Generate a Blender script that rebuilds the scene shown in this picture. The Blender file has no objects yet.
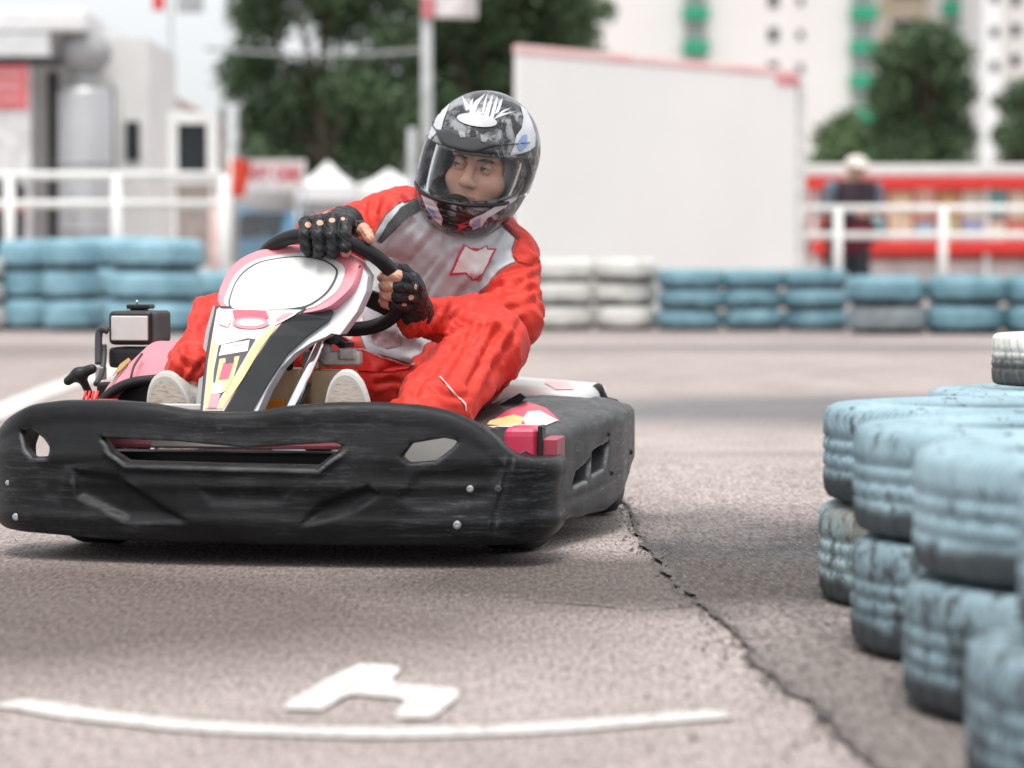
import bpy, bmesh, math, random
import numpy as np
from mathutils import Vector, Matrix, noise as mnoise
from mathutils.bvhtree import BVHTree

random.seed(7)
rng = np.random.default_rng(11)
SC = bpy.context.scene
COL = SC.collection
R = math.radians

# ------------------------------------------------------------------ camera numbers (100 mm lens, 0.62 m above the track)
F = 2844.4
CAM_H = 0.62
PITCH = math.atan(126 / F)
CAM = np.array([0, 0, CAM_H])
FW = np.array([0, math.cos(PITCH), -math.sin(PITCH)])
UP = np.array([0, math.sin(PITCH), math.cos(PITCH)])
RT = np.array([1.0, 0, 0])

def ray(px, py):
    return RT * ((px - 512) / F) + UP * ((384 - py) / F) + FW
def P(px, py, Y):                      # a surveyed point of the place at distance Y
    d = ray(px, py)
    return Vector(CAM + d * (Y / d[1]))
def G(px, py, z=0.0):                  # a surveyed point of the ground
    d = ray(px, py)
    return Vector(CAM + d * ((z - CAM_H) / d[2]))

# the kart stands at KT, turned 9 degrees; x = driver's left, y = towards its tail, z = up
KT = np.array([-0.487, 5.67, 0.0])
KTH = R(9)
KC, KS = math.cos(KTH), math.sin(KTH)
KM = Matrix.Translation(Vector(KT)) @ Matrix.Rotation(-KTH, 4, 'Z')
def to_kart(v):
    return np.array([v[0] * KC - v[1] * KS, v[0] * KS + v[1] * KC, v[2]])
KO = to_kart(CAM - KT)
def K(px, py, y):                      # a point of the kart at depth y behind its nose
    d = to_kart(ray(px, py))
    return KO + d * ((y - KO[1]) / d[1])
def KX(px, py, x):                     # a point of the kart on the plane x
    d = to_kart(ray(px, py))
    return KO + d * ((x - KO[0]) / d[0])
def KP(px, py, y0, z0, m):             # a point of the kart on the sloping plane y = y0 + m (z - z0)
    d = to_kart(ray(px, py))
    t = (y0 + m * (KO[2] - z0) - KO[1]) / (d[1] - m * d[2])
    return KO + d * t

# ------------------------------------------------------------------ objects
def link(o, parent=None):
    COL.objects.link(o)
    if parent is not None:
        o.parent = parent
    return o
def tag(o, label=None, cat=None, group=None, kind=None):
    if label: o['label'] = label
    if cat: o['category'] = cat
    if group: o['group'] = group
    if kind: o['kind'] = kind
    return o
def empty(name, loc=(0, 0, 0), rz=0):
    o = bpy.data.objects.new(name, None)
    o.location = loc; o.rotation_euler = (0, 0, rz)
    return link(o)
def mesh_obj(name, verts, faces, mat, parent=None, smooth=False, mats=None, fmat=None):
    me = bpy.data.meshes.new(name)
    me.from_pydata([tuple(map(float, v)) for v in verts], [], [tuple(map(int, f)) for f in faces])
    for m in (mats or [mat]):
        me.materials.append(m)
    if fmat is not None:
        me.polygons.foreach_set('material_index', np.asarray(fmat, dtype=np.int32))
    if smooth:
        me.polygons.foreach_set('use_smooth', np.ones(len(me.polygons), dtype=bool))
    me.update()
    return link(bpy.data.objects.new(name, me), parent)
def bm_obj(name, bm, mat, parent=None, smooth=False, recalc=True):
    if recalc:
        bmesh.ops.recalc_face_normals(bm, faces=bm.faces[:])
    me = bpy.data.meshes.new(name)
    bm.to_mesh(me); bm.free()
    me.materials.append(mat)
    if smooth:
        me.polygons.foreach_set('use_smooth', np.ones(len(me.polygons), dtype=bool))
    me.update()
    return link(bpy.data.objects.new(name, me), parent)
def add_box(bm, c, s, rot=None, bevel=0.0, seg=2):
    r = bmesh.ops.create_cube(bm, size=1.0)
    vs = r['verts']
    bmesh.ops.scale(bm, vec=Vector(s), verts=vs)
    if bevel > 0:
        es = list({e for v in vs for e in v.link_edges})
        rb = bmesh.ops.bevel(bm, geom=es, offset=bevel, segments=seg, affect='EDGES', profile=0.6)
        vs = list({v for f in rb['faces'] for v in f.verts} | {v for v in vs if v.is_valid})
    if rot is not None:
        bmesh.ops.rotate(bm, cent=(0, 0, 0), matrix=rot, verts=vs)
    bmesh.ops.translate(bm, vec=Vector(c), verts=vs)
def box(name, c, s, mat, parent=None, rot=None, bevel=0.0):
    bm = bmesh.new(); add_box(bm, c, s, rot, bevel)
    return bm_obj(name, bm, mat, parent, smooth=False)
def frame_from(d):
    d = Vector(d).normalized()
    a = Vector((0, 0, 1)) if abs(d.z) < 0.9 else Vector((1, 0, 0))
    u = d.cross(a).normalized()
    return u, d.cross(u).normalized()
def tube_data(pts, rad, seg=12, closed=False):
    pts = [Vector(p) for p in pts]
    n = len(pts)
    rs = rad if hasattr(rad, '__len__') else [rad] * n
    V, Fc = [], []
    u = None
    for i, p in enumerate(pts):
        if closed:
            d = pts[(i + 1) % n] - pts[i - 1]
        else:
            d = pts[min(i + 1, n - 1)] - pts[max(i - 1, 0)]
        d.normalize()
        if u is None:
            u, w = frame_from(d)
        else:
            u = (u - d * u.dot(d)).normalized(); w = d.cross(u)
        for k in range(seg):
            a = 2 * math.pi * k / seg
            V.append(p + (u * math.cos(a) + w * math.sin(a)) * rs[i])
    m = n if closed else n - 1
    for i in range(m):
        j = (i + 1) % n
        for k in range(seg):
            l = (k + 1) % seg
            Fc.append((i * seg + k, i * seg + l, j * seg + l, j * seg + k))
    if not closed:
        Fc.append(tuple(range(seg))[::-1]); Fc.append(tuple((n - 1) * seg + k for k in range(seg)))
    return V, Fc
def tube(name, pts, rad, mat, parent=None, seg=12, closed=False):
    V, Fc = tube_data(pts, rad, seg, closed)
    return mesh_obj(name, V, Fc, mat, parent, smooth=True)
def spline(pts, n=8):
    pts = [Vector(p) for p in pts]
    out = []
    for i in range(len(pts) - 1):
        p0 = pts[max(i - 1, 0)]; p1 = pts[i]; p2 = pts[i + 1]; p3 = pts[min(i + 2, len(pts) - 1)]
        for k in range(n):
            t = k / n
            out.append(0.5 * ((2 * p1) + (p2 - p0) * t + (2 * p0 - 5 * p1 + 4 * p2 - p3) * t * t + (3 * p1 - p0 - 3 * p2 + p3) * t ** 3))
    out.append(pts[-1])
    return out
def lathe(prof, seg=48, axis='Z', rmod=None):
    V, Fc = [], []
    n = len(prof)
    for k in range(seg):
        a = 2 * math.pi * k / seg
        for i, (r, z) in enumerate(prof):
            rr = r + (rmod(k, i) if rmod else 0)
            if axis == 'Z': V.append((rr * math.cos(a), rr * math.sin(a), z))
            else: V.append((z, rr * math.cos(a), rr * math.sin(a)))
    for k in range(seg):
        l = (k + 1) % seg
        for i in range(n):
            j = (i + 1) % n
            Fc.append((k * n + i, l * n + i, l * n + j, k * n + j))
    return V, Fc
def prism(name, poly, depth, mat, parent=None, bevel=0.0, smooth=False):
    """closed outline of 3-D points, given thickness along vector depth"""
    bm = bmesh.new()
    a = [bm.verts.new(Vector(p)) for p in poly]
    b = [bm.verts.new(Vector(p) + Vector(depth)) for p in poly]
    bm.faces.new(a); bm.faces.new(b[::-1])
    n = len(poly)
    for i in range(n):
        bm.faces.new((a[i], b[i], b[(i + 1) % n], a[(i + 1) % n]))
    bmesh.ops.recalc_face_normals(bm, faces=bm.faces[:])
    if bevel:
        bmesh.ops.bevel(bm, geom=bm.edges[:], offset=bevel, segments=2, affect='EDGES', profile=0.6)
    return bm_obj(name, bm, mat, parent, smooth)

# ------------------------------------------------------------------ signed-distance modelling (one continuous surface)
class Field:
    def __init__(s, lo, hi, h):
        s.lo = np.array(lo, float); s.h = h
        s.n = np.ceil((np.array(hi) - s.lo) / h).astype(int) + 1
        s.F = np.full(s.n, 0.5, np.float32)
        s.ax = [(s.lo[i] + h * np.arange(s.n[i])).astype(np.float32) for i in range(3)]
    def sub(s, lo, hi):
        a = np.clip(np.floor((np.array(lo) - s.lo) / s.h).astype(int), 0, s.n)
        b = np.clip(np.ceil((np.array(hi) - s.lo) / s.h).astype(int) + 1, 0, s.n)
        sl = tuple(slice(int(a[i]), int(b[i])) for i in range(3))
        X = s.ax[0][sl[0]][:, None, None]; Y = s.ax[1][sl[1]][None, :, None]; Z = s.ax[2][sl[2]][None, None, :]
        return sl, X, Y, Z
    def put(s, sl, d, k, cut=False):
        f = s.F[sl]
        if f.size == 0: return
        if cut:
            s.F[sl] = smax(f, -d, k)
        else:
            s.F[sl] = smin(f, d, k)
    def seg(s, a, b, ra, rb=None, k=0.02, cut=False):
        rb = ra if rb is None else rb
        a = np.array(a, float); b = np.array(b, float)
        m = max(ra, rb) + max(k, 0) + 3 * s.h
        sl, X, Y, Z = s.sub(np.minimum(a, b) - m, np.maximum(a, b) + m)
        d = b - a; L = max(float(d @ d), 1e-9)
        t = np.clip(((X - a[0]) * d[0] + (Y - a[1]) * d[1] + (Z - a[2]) * d[2]) / L, 0, 1)
        q = np.sqrt((X - a[0] - d[0] * t) ** 2 + (Y - a[1] - d[1] * t) ** 2 + (Z - a[2] - d[2] * t) ** 2) - (ra + (rb - ra) * t)
        s.put(sl, q, k, cut)
    def ell(s, c, r, k=0.02, rot=None, cut=False):
        c = np.array(c, float); r = np.array(r, float)
        m = r.max() + k + 3 * s.h
        sl, X, Y, Z = s.sub(c - m, c + m)
        x, y, z = X - c[0], Y - c[1], Z - c[2]
        if rot is not None:
            M = np.array(rot.to_3x3().transposed())
            x, y, z = (M[i][0] * x + M[i][1] * y + M[i][2] * z for i in range(3))
        k0 = np.sqrt((x / r[0]) ** 2 + (y / r[1]) ** 2 + (z / r[2]) ** 2)
        k1 = np.sqrt((x / r[0] ** 2) ** 2 + (y / r[1] ** 2) ** 2 + (z / r[2] ** 2) ** 2) + 1e-6
        s.put(sl, k0 * (k0 - 1) / k1, k, cut)
    def box(s, c, half, rnd=0.01, k=0.0, rot=None, cut=False):
        c = np.array(c, float); half = np.array(half, float)
        m = np.linalg.norm(half) + k + 3 * s.h
        sl, X, Y, Z = s.sub(c - m, c + m)
        x, y, z = X - c[0], Y - c[1], Z - c[2]
        if rot is not None:
            M = np.array(rot.to_3x3().transposed())
            x, y, z = (M[i][0] * x + M[i][1] * y + M[i][2] * z for i in range(3))
        qx, qy, qz = abs(x) - half[0] + rnd, abs(y) - half[1] + rnd, abs(z) - half[2] + rnd
        d = np.sqrt(np.maximum(qx, 0) ** 2 + np.maximum(qy, 0) ** 2 + np.maximum(qz, 0) ** 2) + np.minimum(np.maximum(qx, np.maximum(qy, qz)), 0) - rnd
        s.put(sl, d, k, cut)
    def mesh(s):
        return surface_nets(s.F, s.lo, s.h)
def smin(a, b, k):
    if k <= 0: return np.minimum(a, b)
    h = np.maximum(k - abs(a - b), 0) / k
    return np.minimum(a, b) - h * h * k * 0.25
def smax(a, b, k):
    return -smin(-a, -b, k)
def surface_nets(Fd, lo, h):
    S = Fd < 0
    nx, ny, nz = Fd.shape
    cor = [(i, j, k) for i in (0, 1) for j in (0, 1) for k in (0, 1)]
    def cv(A, c): return A[c[0]:nx - 1 + c[0], c[1]:ny - 1 + c[1], c[2]:nz - 1 + c[2]]
    cnt = np.zeros((nx - 1, ny - 1, nz - 1), np.int8)
    for c in cor: cnt += cv(S, c)
    mask = (cnt > 0) & (cnt < 8)
    ijk = np.argwhere(mask)
    idx = np.full(mask.shape, -1, np.int64); idx[mask] = np.arange(len(ijk))
    acc = np.zeros((len(ijk), 3)); num = np.zeros(len(ijk))
    vals = {c: cv(Fd, c)[mask].astype(float) for c in cor}
    for a in cor:
        for ax in range(3):
            if a[ax]: continue
            b = list(a); b[ax] = 1; b = tuple(b)
            fa, fb = vals[a], vals[b]
            cr = (fa < 0) != (fb < 0)
            t = np.where(cr, fa / np.where(cr, fa - fb, 1), 0)
            p = np.zeros((len(ijk), 3)) + np.array(a)
            p[:, ax] += t
            acc += p * cr[:, None]; num += cr
    V = (ijk + acc / num[:, None]) * h + lo
    Q = []
    for ax in range(3):
        o1, o2 = [(1, 2), (2, 0), (0, 1)][ax]
        sa = [slice(None)] * 3; sb = [slice(None)] * 3
        sa[ax] = slice(0, -1); sb[ax] = slice(1, None)
        for o in (o1, o2):
            sa[o] = slice(1, -1); sb[o] = slice(1, -1)
        A, B = S[tuple(sa)], S[tuple(sb)]
        e = np.argwhere(A != B)
        if len(e) == 0: continue
        neg = A[tuple(e.T)]
        base = e.copy(); base[:, o1] += 1; base[:, o2] += 1
        def cell(d1, d2):
            c = base.copy(); c[:, o1] -= d1; c[:, o2] -= d2
            return idx[tuple(c.T)]
        q = np.stack([cell(1, 1), cell(0, 1), cell(0, 0), cell(1, 0)], 1)
        q[~neg] = q[~neg][:, ::-1]
        Q.append(q)
    return V, np.concatenate(Q)
def sd_poly(X, Z, poly):
    """signed distance in 2-D, X (n,1) Z (1,m)"""
    poly = np.array(poly, float)
    d = np.full(np.broadcast(X, Z).shape, 1e9); s = np.ones(d.shape)
    n = len(poly)
    for i in range(n):
        a, b = poly[i], poly[i - 1]
        ex, ez = b - a
        wx, wz = X - a[0], Z - a[1]
        t = np.clip((wx * ex + wz * ez) / (ex * ex + ez * ez + 1e-12), 0, 1)
        d = np.minimum(d, (wx - ex * t) ** 2 + (wz - ez * t) ** 2)
        c1, c2, c3 = Z >= a[1], Z < b[1], ex * wz > ez * wx
        flip = (c1 & c2 & c3) | (~c1 & ~c2 & ~c3)
        s = np.where(flip, -s, s)
    return (s * np.sqrt(d)).astype(np.float32)
def sstep(a, b, x):
    t = np.clip((x - a) / (b - a), 0, 1)
    return t * t * (3 - 2 * t)
def smooth_obj(name, V, Q, mat, parent=None, mats=None, fmat=None):
    return mesh_obj(name, V, Q, mat, parent, smooth=True, mats=mats, fmat=fmat)
def bvh_of(V, Q):
    return BVHTree.FromPolygons([Vector(v) for v in V], [tuple(map(int, q)) for q in Q])
def nvert(V, Q):
    n = np.zeros_like(V)
    fn = np.cross(V[Q[:, 2]] - V[Q[:, 0]], V[Q[:, 3]] - V[Q[:, 1]])
    for i in range(4): np.add.at(n, Q[:, i], fn)
    return n / (np.linalg.norm(n, axis=1)[:, None] + 1e-12)

def film(name, poly, hit, mat, parent, maxlen=5.0, thick=0.0):
    """a printed film or patch lying on a surface: outline subdivided and laid on with hit(px, py)"""
    bm = bmesh.new()
    bm.faces.new([bm.verts.new((x, y, 0)) for x, y in poly])
    bmesh.ops.triangulate(bm, faces=bm.faces[:])
    for _ in range(7):
        es = [e for e in bm.edges if e.calc_length() > maxlen]
        if not es: break
        bmesh.ops.subdivide_edges(bm, edges=es, cuts=1)
        bmesh.ops.triangulate(bm, faces=bm.faces[:])
    dead = []
    for v in bm.verts:
        h = hit(v.co.x, v.co.y)
        if h is None: dead.append(v)
        else: v.co = h
    bmesh.ops.delete(bm, geom=dead, context='VERTS')
    bmesh.ops.recalc_face_normals(bm, faces=bm.faces[:])
    return bm_obj(name, bm, mat, parent, smooth=True, recalc=False)
def on_kart(bvh, off=0.0015):
    def hit(px, py):
        d = Vector(to_kart(ray(px, py)).tolist()).normalized()
        l, n, i, t = bvh.ray_cast(Vector(KO), d)
        if l is None: return None
        if n.dot(d) > 0: n = -n
        return l + n * off
    return hit
def on_plane(y0, z0, m, off=0.0015):
    nrm = Vector((0, -1, m)).normalized()
    return lambda px, py: Vector(KP(px, py, y0, z0, m)) + nrm * off

# ------------------------------------------------------------------ materials
def newmat(name):
    m = bpy.data.materials.new(name); m.use_nodes = True
    nt = m.node_tree
    return m, nt, nt.nodes['Principled BSDF'], nt.nodes['Material Output']
def node(nt, t, **kw):
    n = nt.nodes.new(t)
    for k, v in kw.items():
        if k.startswith('i_'):
            n.inputs[k[2:].replace('_', ' ')].default_value = v
        else:
            setattr(n, k, v)
    return n
def mix_rgb(nt, fac, a, b, blend='MIX'):
    n = nt.nodes.new('ShaderNodeMix'); n.data_type = 'RGBA'; n.blend_type = blend
    for sock, v in ((0, fac), (6, a), (7, b)):
        if hasattr(v, 'is_output'): nt.links.new(v, n.inputs[sock])
        elif sock == 0: n.inputs[0].default_value = v
        else: n.inputs[sock].default_value = (*v, 1) if len(v) == 3 else v
    return n.outputs[2]
def ramp(nt, src, stops):
    n = nt.nodes.new('ShaderNodeValToRGB')
    e = n.color_ramp.elements
    while len(e) < len(stops): e.new(0.5)
    for el, (p, c) in zip(e, stops):
        el.position = p; el.color = (c, c, c, 1) if not hasattr(c, '__len__') else (*c, 1)
    nt.links.new(src, n.inputs[0])
    return n.outputs[0]
def noise_tex(nt, scale, detail=4, rough=0.55, coord='Object', stretch=None, dist=0.0, off=None):
    tc = nt.nodes.new('ShaderNodeTexCoord')
    src = tc.outputs[coord]
    if stretch or off is not None:
        mp = nt.nodes.new('ShaderNodeMapping')
        if stretch: mp.inputs['Scale'].default_value = stretch
        nt.links.new(src, mp.inputs[0])
        if off is not None: nt.links.new(off, mp.inputs['Location'])
        src = mp.outputs[0]
    n = nt.nodes.new('ShaderNodeTexNoise')
    n.inputs['Scale'].default_value = scale; n.inputs['Detail'].default_value = detail
    n.inputs['Roughness'].default_value = rough; n.inputs['Distortion'].default_value = dist
    nt.links.new(src, n.inputs['Vector'])
    return n.outputs['Fac']
def bump(nt, bs, h, strength=0.3, dist=0.01, prev=None):
    b = nt.nodes.new('ShaderNodeBump')
    b.inputs['Strength'].default_value = strength; b.inputs['Distance'].default_value = dist
    nt.links.new(h, b.inputs['Height'])
    if prev is not None: nt.links.new(prev, b.inputs['Normal'])
    nt.links.new(b.outputs[0], bs.inputs['Normal'])
    return b.outputs[0]
def M(name, col, rough=0.5, metal=0.0, var=0.15, scale=6.0, bmp=0.0, bscale=60.0, bdist=0.003, coat=0.0, col2=None, stretch=None):
    m, nt, bs, out = newmat(name)
    f = noise_tex(nt, scale, 5, stretch=stretch)
    c2 = col2 if col2 else tuple(max(c * (1 - 2.2 * var), 0) for c in col)
    fac = ramp(nt, f, [(0.35, 0.0), (0.7, 1.0)])
    nt.links.new(mix_rgb(nt, fac, col, c2), bs.inputs['Base Color'])
    bs.inputs['Metallic'].default_value = metal
    r = nt.nodes.new('ShaderNodeMapRange')
    r.inputs['To Min'].default_value = max(rough - 0.1, 0.02); r.inputs['To Max'].default_value = min(rough + 0.12, 1)
    nt.links.new(f, r.inputs['Value']); nt.links.new(r.outputs[0], bs.inputs['Roughness'])
    if max(col) < 0.09 and metal < 0.1: bs.inputs['Specular IOR Level'].default_value = 0.28
    if coat: bs.inputs['Coat Weight'].default_value = coat
    if bmp: bump(nt, bs, noise_tex(nt, bscale, 4), bmp, bdist)
    return m
# ------------------------------------------------------------------ shared materials
WHITE = M('white_paint', (0.80, 0.80, 0.78), 0.45, var=0.04)
OFFWHITE = M('weathered_white', (0.74, 0.73, 0.71), 0.6, var=0.08, scale=2)
GREYP = M('grey_paint', (0.42, 0.43, 0.44), 0.5, var=0.1, scale=3)
DARKG = M('dark_grey', (0.05, 0.052, 0.055), 0.5, var=0.1)
REDP = M('red_paint', (0.70, 0.035, 0.03), 0.45, var=0.06)
PINKRED = M('faded_red', (0.72, 0.16, 0.18), 0.5, var=0.06)
GREENB = M('green_panel', (0.02, 0.36, 0.20), 0.5, var=0.08)
TANW = M('tan_render', (0.55, 0.47, 0.36), 0.7, var=0.08, scale=0.3)
GLASSD = M('dark_glass', (0.025, 0.03, 0.035), 0.08, var=0.1)
BLUEP = M('blue_paint', (0.07, 0.2, 0.34), 0.35, var=0.1)
STEEL = M('galvanised_steel', (0.5, 0.51, 0.52), 0.38, metal=0.7, var=0.1, scale=20)
CHROME = M('chrome', (0.8, 0.8, 0.82), 0.12, metal=1.0, var=0.03)
BARK = M('bark', (0.10, 0.075, 0.055), 0.9, var=0.2, scale=9, bmp=0.6, bscale=25, bdist=0.02)

# ------------------------------------------------------------------ ground
def ground_mat(name, base, dark, pale, marks=True, spots=()):
    m, nt, bs, out = newmat(name)
    tc = nt.nodes.new('ShaderNodeTexCoord')
    sep = nt.nodes.new('ShaderNodeSeparateXYZ'); nt.links.new(tc.outputs['Object'], sep.inputs[0])
    big = noise_tex(nt, 0.55, 5, 0.6, stretch=(1.0, 0.55, 1))
    mid = noise_tex(nt, 2.6, 6, 0.62, stretch=(1, 0.7, 1))
    fine = noise_tex(nt, 125, 4, 0.75, stretch=(1, 0.20, 1))
    grit = noise_tex(nt, 150, 3, 0.7, stretch=(1, 0.24, 1)); grit2 = noise_tex(nt, 90, 3, 0.7, stretch=(1, 0.22, 1), off=None)
    c = mix_rgb(nt, ramp(nt, big, [(0.36, 0), (0.66, 1)]), base, pale)
    c = mix_rgb(nt, ramp(nt, mid, [(0.45, 0), (0.78, 0.55)]), c, dark)
    if True:
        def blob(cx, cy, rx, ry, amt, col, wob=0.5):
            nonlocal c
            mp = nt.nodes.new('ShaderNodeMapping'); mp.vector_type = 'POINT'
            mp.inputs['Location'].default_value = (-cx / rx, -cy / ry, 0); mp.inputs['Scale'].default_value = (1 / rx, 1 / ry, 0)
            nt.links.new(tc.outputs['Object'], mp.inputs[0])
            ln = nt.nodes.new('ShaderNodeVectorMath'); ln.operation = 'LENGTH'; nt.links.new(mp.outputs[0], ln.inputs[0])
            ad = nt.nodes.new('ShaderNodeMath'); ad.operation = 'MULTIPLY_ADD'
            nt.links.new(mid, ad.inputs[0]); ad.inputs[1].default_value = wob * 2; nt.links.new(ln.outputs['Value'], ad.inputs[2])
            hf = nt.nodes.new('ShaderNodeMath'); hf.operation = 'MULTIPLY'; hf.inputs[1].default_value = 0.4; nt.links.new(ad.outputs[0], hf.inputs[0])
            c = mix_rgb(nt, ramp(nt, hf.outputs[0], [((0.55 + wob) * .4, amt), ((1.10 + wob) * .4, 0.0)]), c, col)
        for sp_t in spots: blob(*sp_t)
    if marks:
        # old oil stains at the left, darker bands and patches farther back
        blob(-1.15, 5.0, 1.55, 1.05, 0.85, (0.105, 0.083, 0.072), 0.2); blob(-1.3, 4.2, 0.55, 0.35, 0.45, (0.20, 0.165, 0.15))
        blob(0.22, 5.45, 0.6, 0.55, 0.85, (0.095, 0.080, 0.073), 0.25)  # shade beside the side pod, painted into the ground colour
        blob(-3.4, 8.5, 2.2, 5.5, 0.45, (0.24, 0.20, 0.18))
        blob(2.1, 11.6, 2.6, 1.5, 0.85, (0.155, 0.155, 0.165))
        blob(2.5, 9.0, 2.2, 0.25, 0.40, (0.16, 0.155, 0.155))
        blob(3.0, 19.5, 5.0, 1.2, 0.6, (0.16, 0.155, 0.155))
        blob(-5.0, 19.0, 4.0, 2.0, 0.6, (0.17, 0.15, 0.145))
        blob(2.0, 23.2, 9.0, 0.8, 0.5, (0.15, 0.15, 0.155))
    g = mix_rgb(nt, 1.0, c, mix_rgb(nt, ramp(nt, fine, [(0.36, 0.0), (0.66, 1.0)]), (0.46, 0.455, 0.45), (1.46, 1.44, 1.42)), 'MULTIPLY')
    g = mix_rgb(nt, ramp(nt, grit, [(0.64, 0), (0.71, 0.7)]), g, (0.46, 0.42, 0.40))
    g = mix_rgb(nt, ramp(nt, grit2, [(0.33, 0.5), (0.41, 0)]), g, (0.075, 0.068, 0.064))
    nt.links.new(g, bs.inputs['Base Color'])
    nt.links.new(ramp(nt, mid, [(0.3, 0.62), (0.75, 0.88)]), bs.inputs['Roughness'])
    bs.inputs['Specular IOR Level'].default_value = 0.10
    p = bump(nt, bs, fine, 0.55, 0.004)
    bump(nt, bs, mid, 0.25, 0.02, p)
    return m
ASPH = ground_mat('pinkish_asphalt', (0.355, 0.304, 0.288), (0.225, 0.190, 0.178), (0.45, 0.392, 0.375))
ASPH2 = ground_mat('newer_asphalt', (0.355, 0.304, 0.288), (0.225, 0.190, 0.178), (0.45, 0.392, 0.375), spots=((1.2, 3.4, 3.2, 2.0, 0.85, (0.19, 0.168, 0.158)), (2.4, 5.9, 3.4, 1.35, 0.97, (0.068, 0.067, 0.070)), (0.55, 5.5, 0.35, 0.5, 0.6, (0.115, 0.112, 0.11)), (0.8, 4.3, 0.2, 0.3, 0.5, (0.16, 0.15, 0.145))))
tag(mesh_obj('ground', [(-700, -60, 0), (700, -60, 0), (700, 1400, 0), (-700, 1400, 0)], [(0, 1, 2, 3)], ASPH), kind='structure',
    label='pinkish grey worn asphalt of the kart track', cat='ground')

# the newer asphalt to the right of the long crack: its ragged edge runs past the tyre wall
crack = [(612, 499), (622, 506), (633, 518), (640, 533), (644, 546), (658, 558), (672, 577), (684, 592), (701, 603), (717, 622), (738, 641), (752, 660), (768, 676), (793, 694), (818, 714), (846, 742), (868, 770), (905, 815)]
def rag(pts, n, amp, seed):
    out = []
    for i in range(len(pts) - 1):
        a, b = pts[i], pts[i + 1]
        for k in range(n):
            t = k / n
            p = a.lerp(b, t)
            q = mnoise.noise_vector(Vector((p.x * 9 + seed, p.y * 5, 0))) * amp + mnoise.noise_vector(Vector((p.x * 31, p.y * 17 + seed, 3))) * amp * 0.5
            out.append(Vector((p.x + q.x, p.y + q.y, 0)))
    out.append(pts[-1]); return out
edge = rag([G(*c) for c in crack], 14, 0.016, 1.0)
top = [G(612, 499), Vector((0.2, 8.6, 0)), Vector((4.5, 8.6, 0))]
pt = [Vector((v.x, v.y, 0.004)) for v in edge[::-1] + top[1:]] + [Vector((4.5, 2.0, 0.004)), Vector((1.2, 2.0, 0.004))]
bm = bmesh.new(); fpatch = bm.faces.new([bm.verts.new(v) for v in pt]); bmesh.ops.triangulate(bm, faces=[fpatch])
tag(bm_obj('asphalt_patch', bm, ASPH2), kind='structure', label='darker coarse asphalt between the long crack and the tyre wall', cat='ground')
def crack_strip(name, pts, w, seed, label):
    V, Fc = [], []
    for i, p in enumerate(pts):
        d = (pts[min(i + 1, len(pts) - 1)] - pts[max(i - 1, 0)]).normalized()
        nrm = Vector((-d.y, d.x, 0))
        ww = w * (0.15 + 3.4 * abs(mnoise.noise(Vector((p.x * 14 + seed, p.y * 8, 1)))) ** 1.5 + 1.2 * abs(mnoise.noise(Vector((p.x * 60, p.y * 40 + seed, 5))))) * min(1, i / 3, (len(pts) - 1 - i) / 3 + 0.02)
        V += [(p.x + nrm.x * ww, p.y + nrm.y * ww, 0.008), (p.x - nrm.x * ww, p.y - nrm.y * ww, 0.008)]
    for i in range(len(pts) - 1):
        Fc.append((2 * i, 2 * i + 1, 2 * i + 3, 2 * i + 2))
    tag(mesh_obj(name, V, Fc, CRACK), kind='structure', label=label, cat='ground')
CRACK = M('crack_dirt', (0.13, 0.115, 0.108), 0.95, var=0.35, scale=40, bmp=0.8, bscale=90)
crack_strip('crack', edge, 0.0065, 2.0, 'long dark ragged crack where the two asphalts meet')
crack_strip('crack', rag([G(520, 601), G(590, 606), G(640, 610), G(704, 607)], 8, 0.01, 9.0), 0.007, 5.0, 'thin side crack running left from the long crack')

# loose chips along the crack and by the tyre wall
chips_v, chips_f = [], []
def chip(x, y, r):
    o = len(chips_v)
    n = 5
    pts = [(x + r * random.uniform(.6, 1.2) * math.cos(6.283 * k / n), y + r * random.uniform(.6, 1.2) * math.sin(6.283 * k / n)) for k in range(n)]
    for a_, b_ in pts: chips_v.append((a_, b_, 0.003))
    chips_v.append((x + random.uniform(-.3, .3) * r, y, 0.004 + r * random.uniform(.6, 1.1)))
    for k in range(n): chips_f.append((o + k, o + (k + 1) % n, o + n))
for _ in range(520):
    p_ = random.choice(edge)
    chip(p_.x + random.gauss(0, .022), p_.y + random.gauss(0, .05), random.uniform(.002, .0065))
for _ in range(260):
    chip(random.uniform(.25, .6) + random.gauss(0, .05), random.uniform(3.2, 6.8), random.uniform(.002, .006))
for _ in range(120):
    chip(random.uniform(-1.6, .6), random.uniform(3.6, 9), random.uniform(.0015, .004))
tag(mesh_obj('gravel', chips_v, chips_f, M('stone_chips', (0.20, 0.18, 0.17), 0.9, var=0.35, scale=25)), kind='stuff', label='loose dark stone chips along the long crack', cat='gravel')

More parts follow.
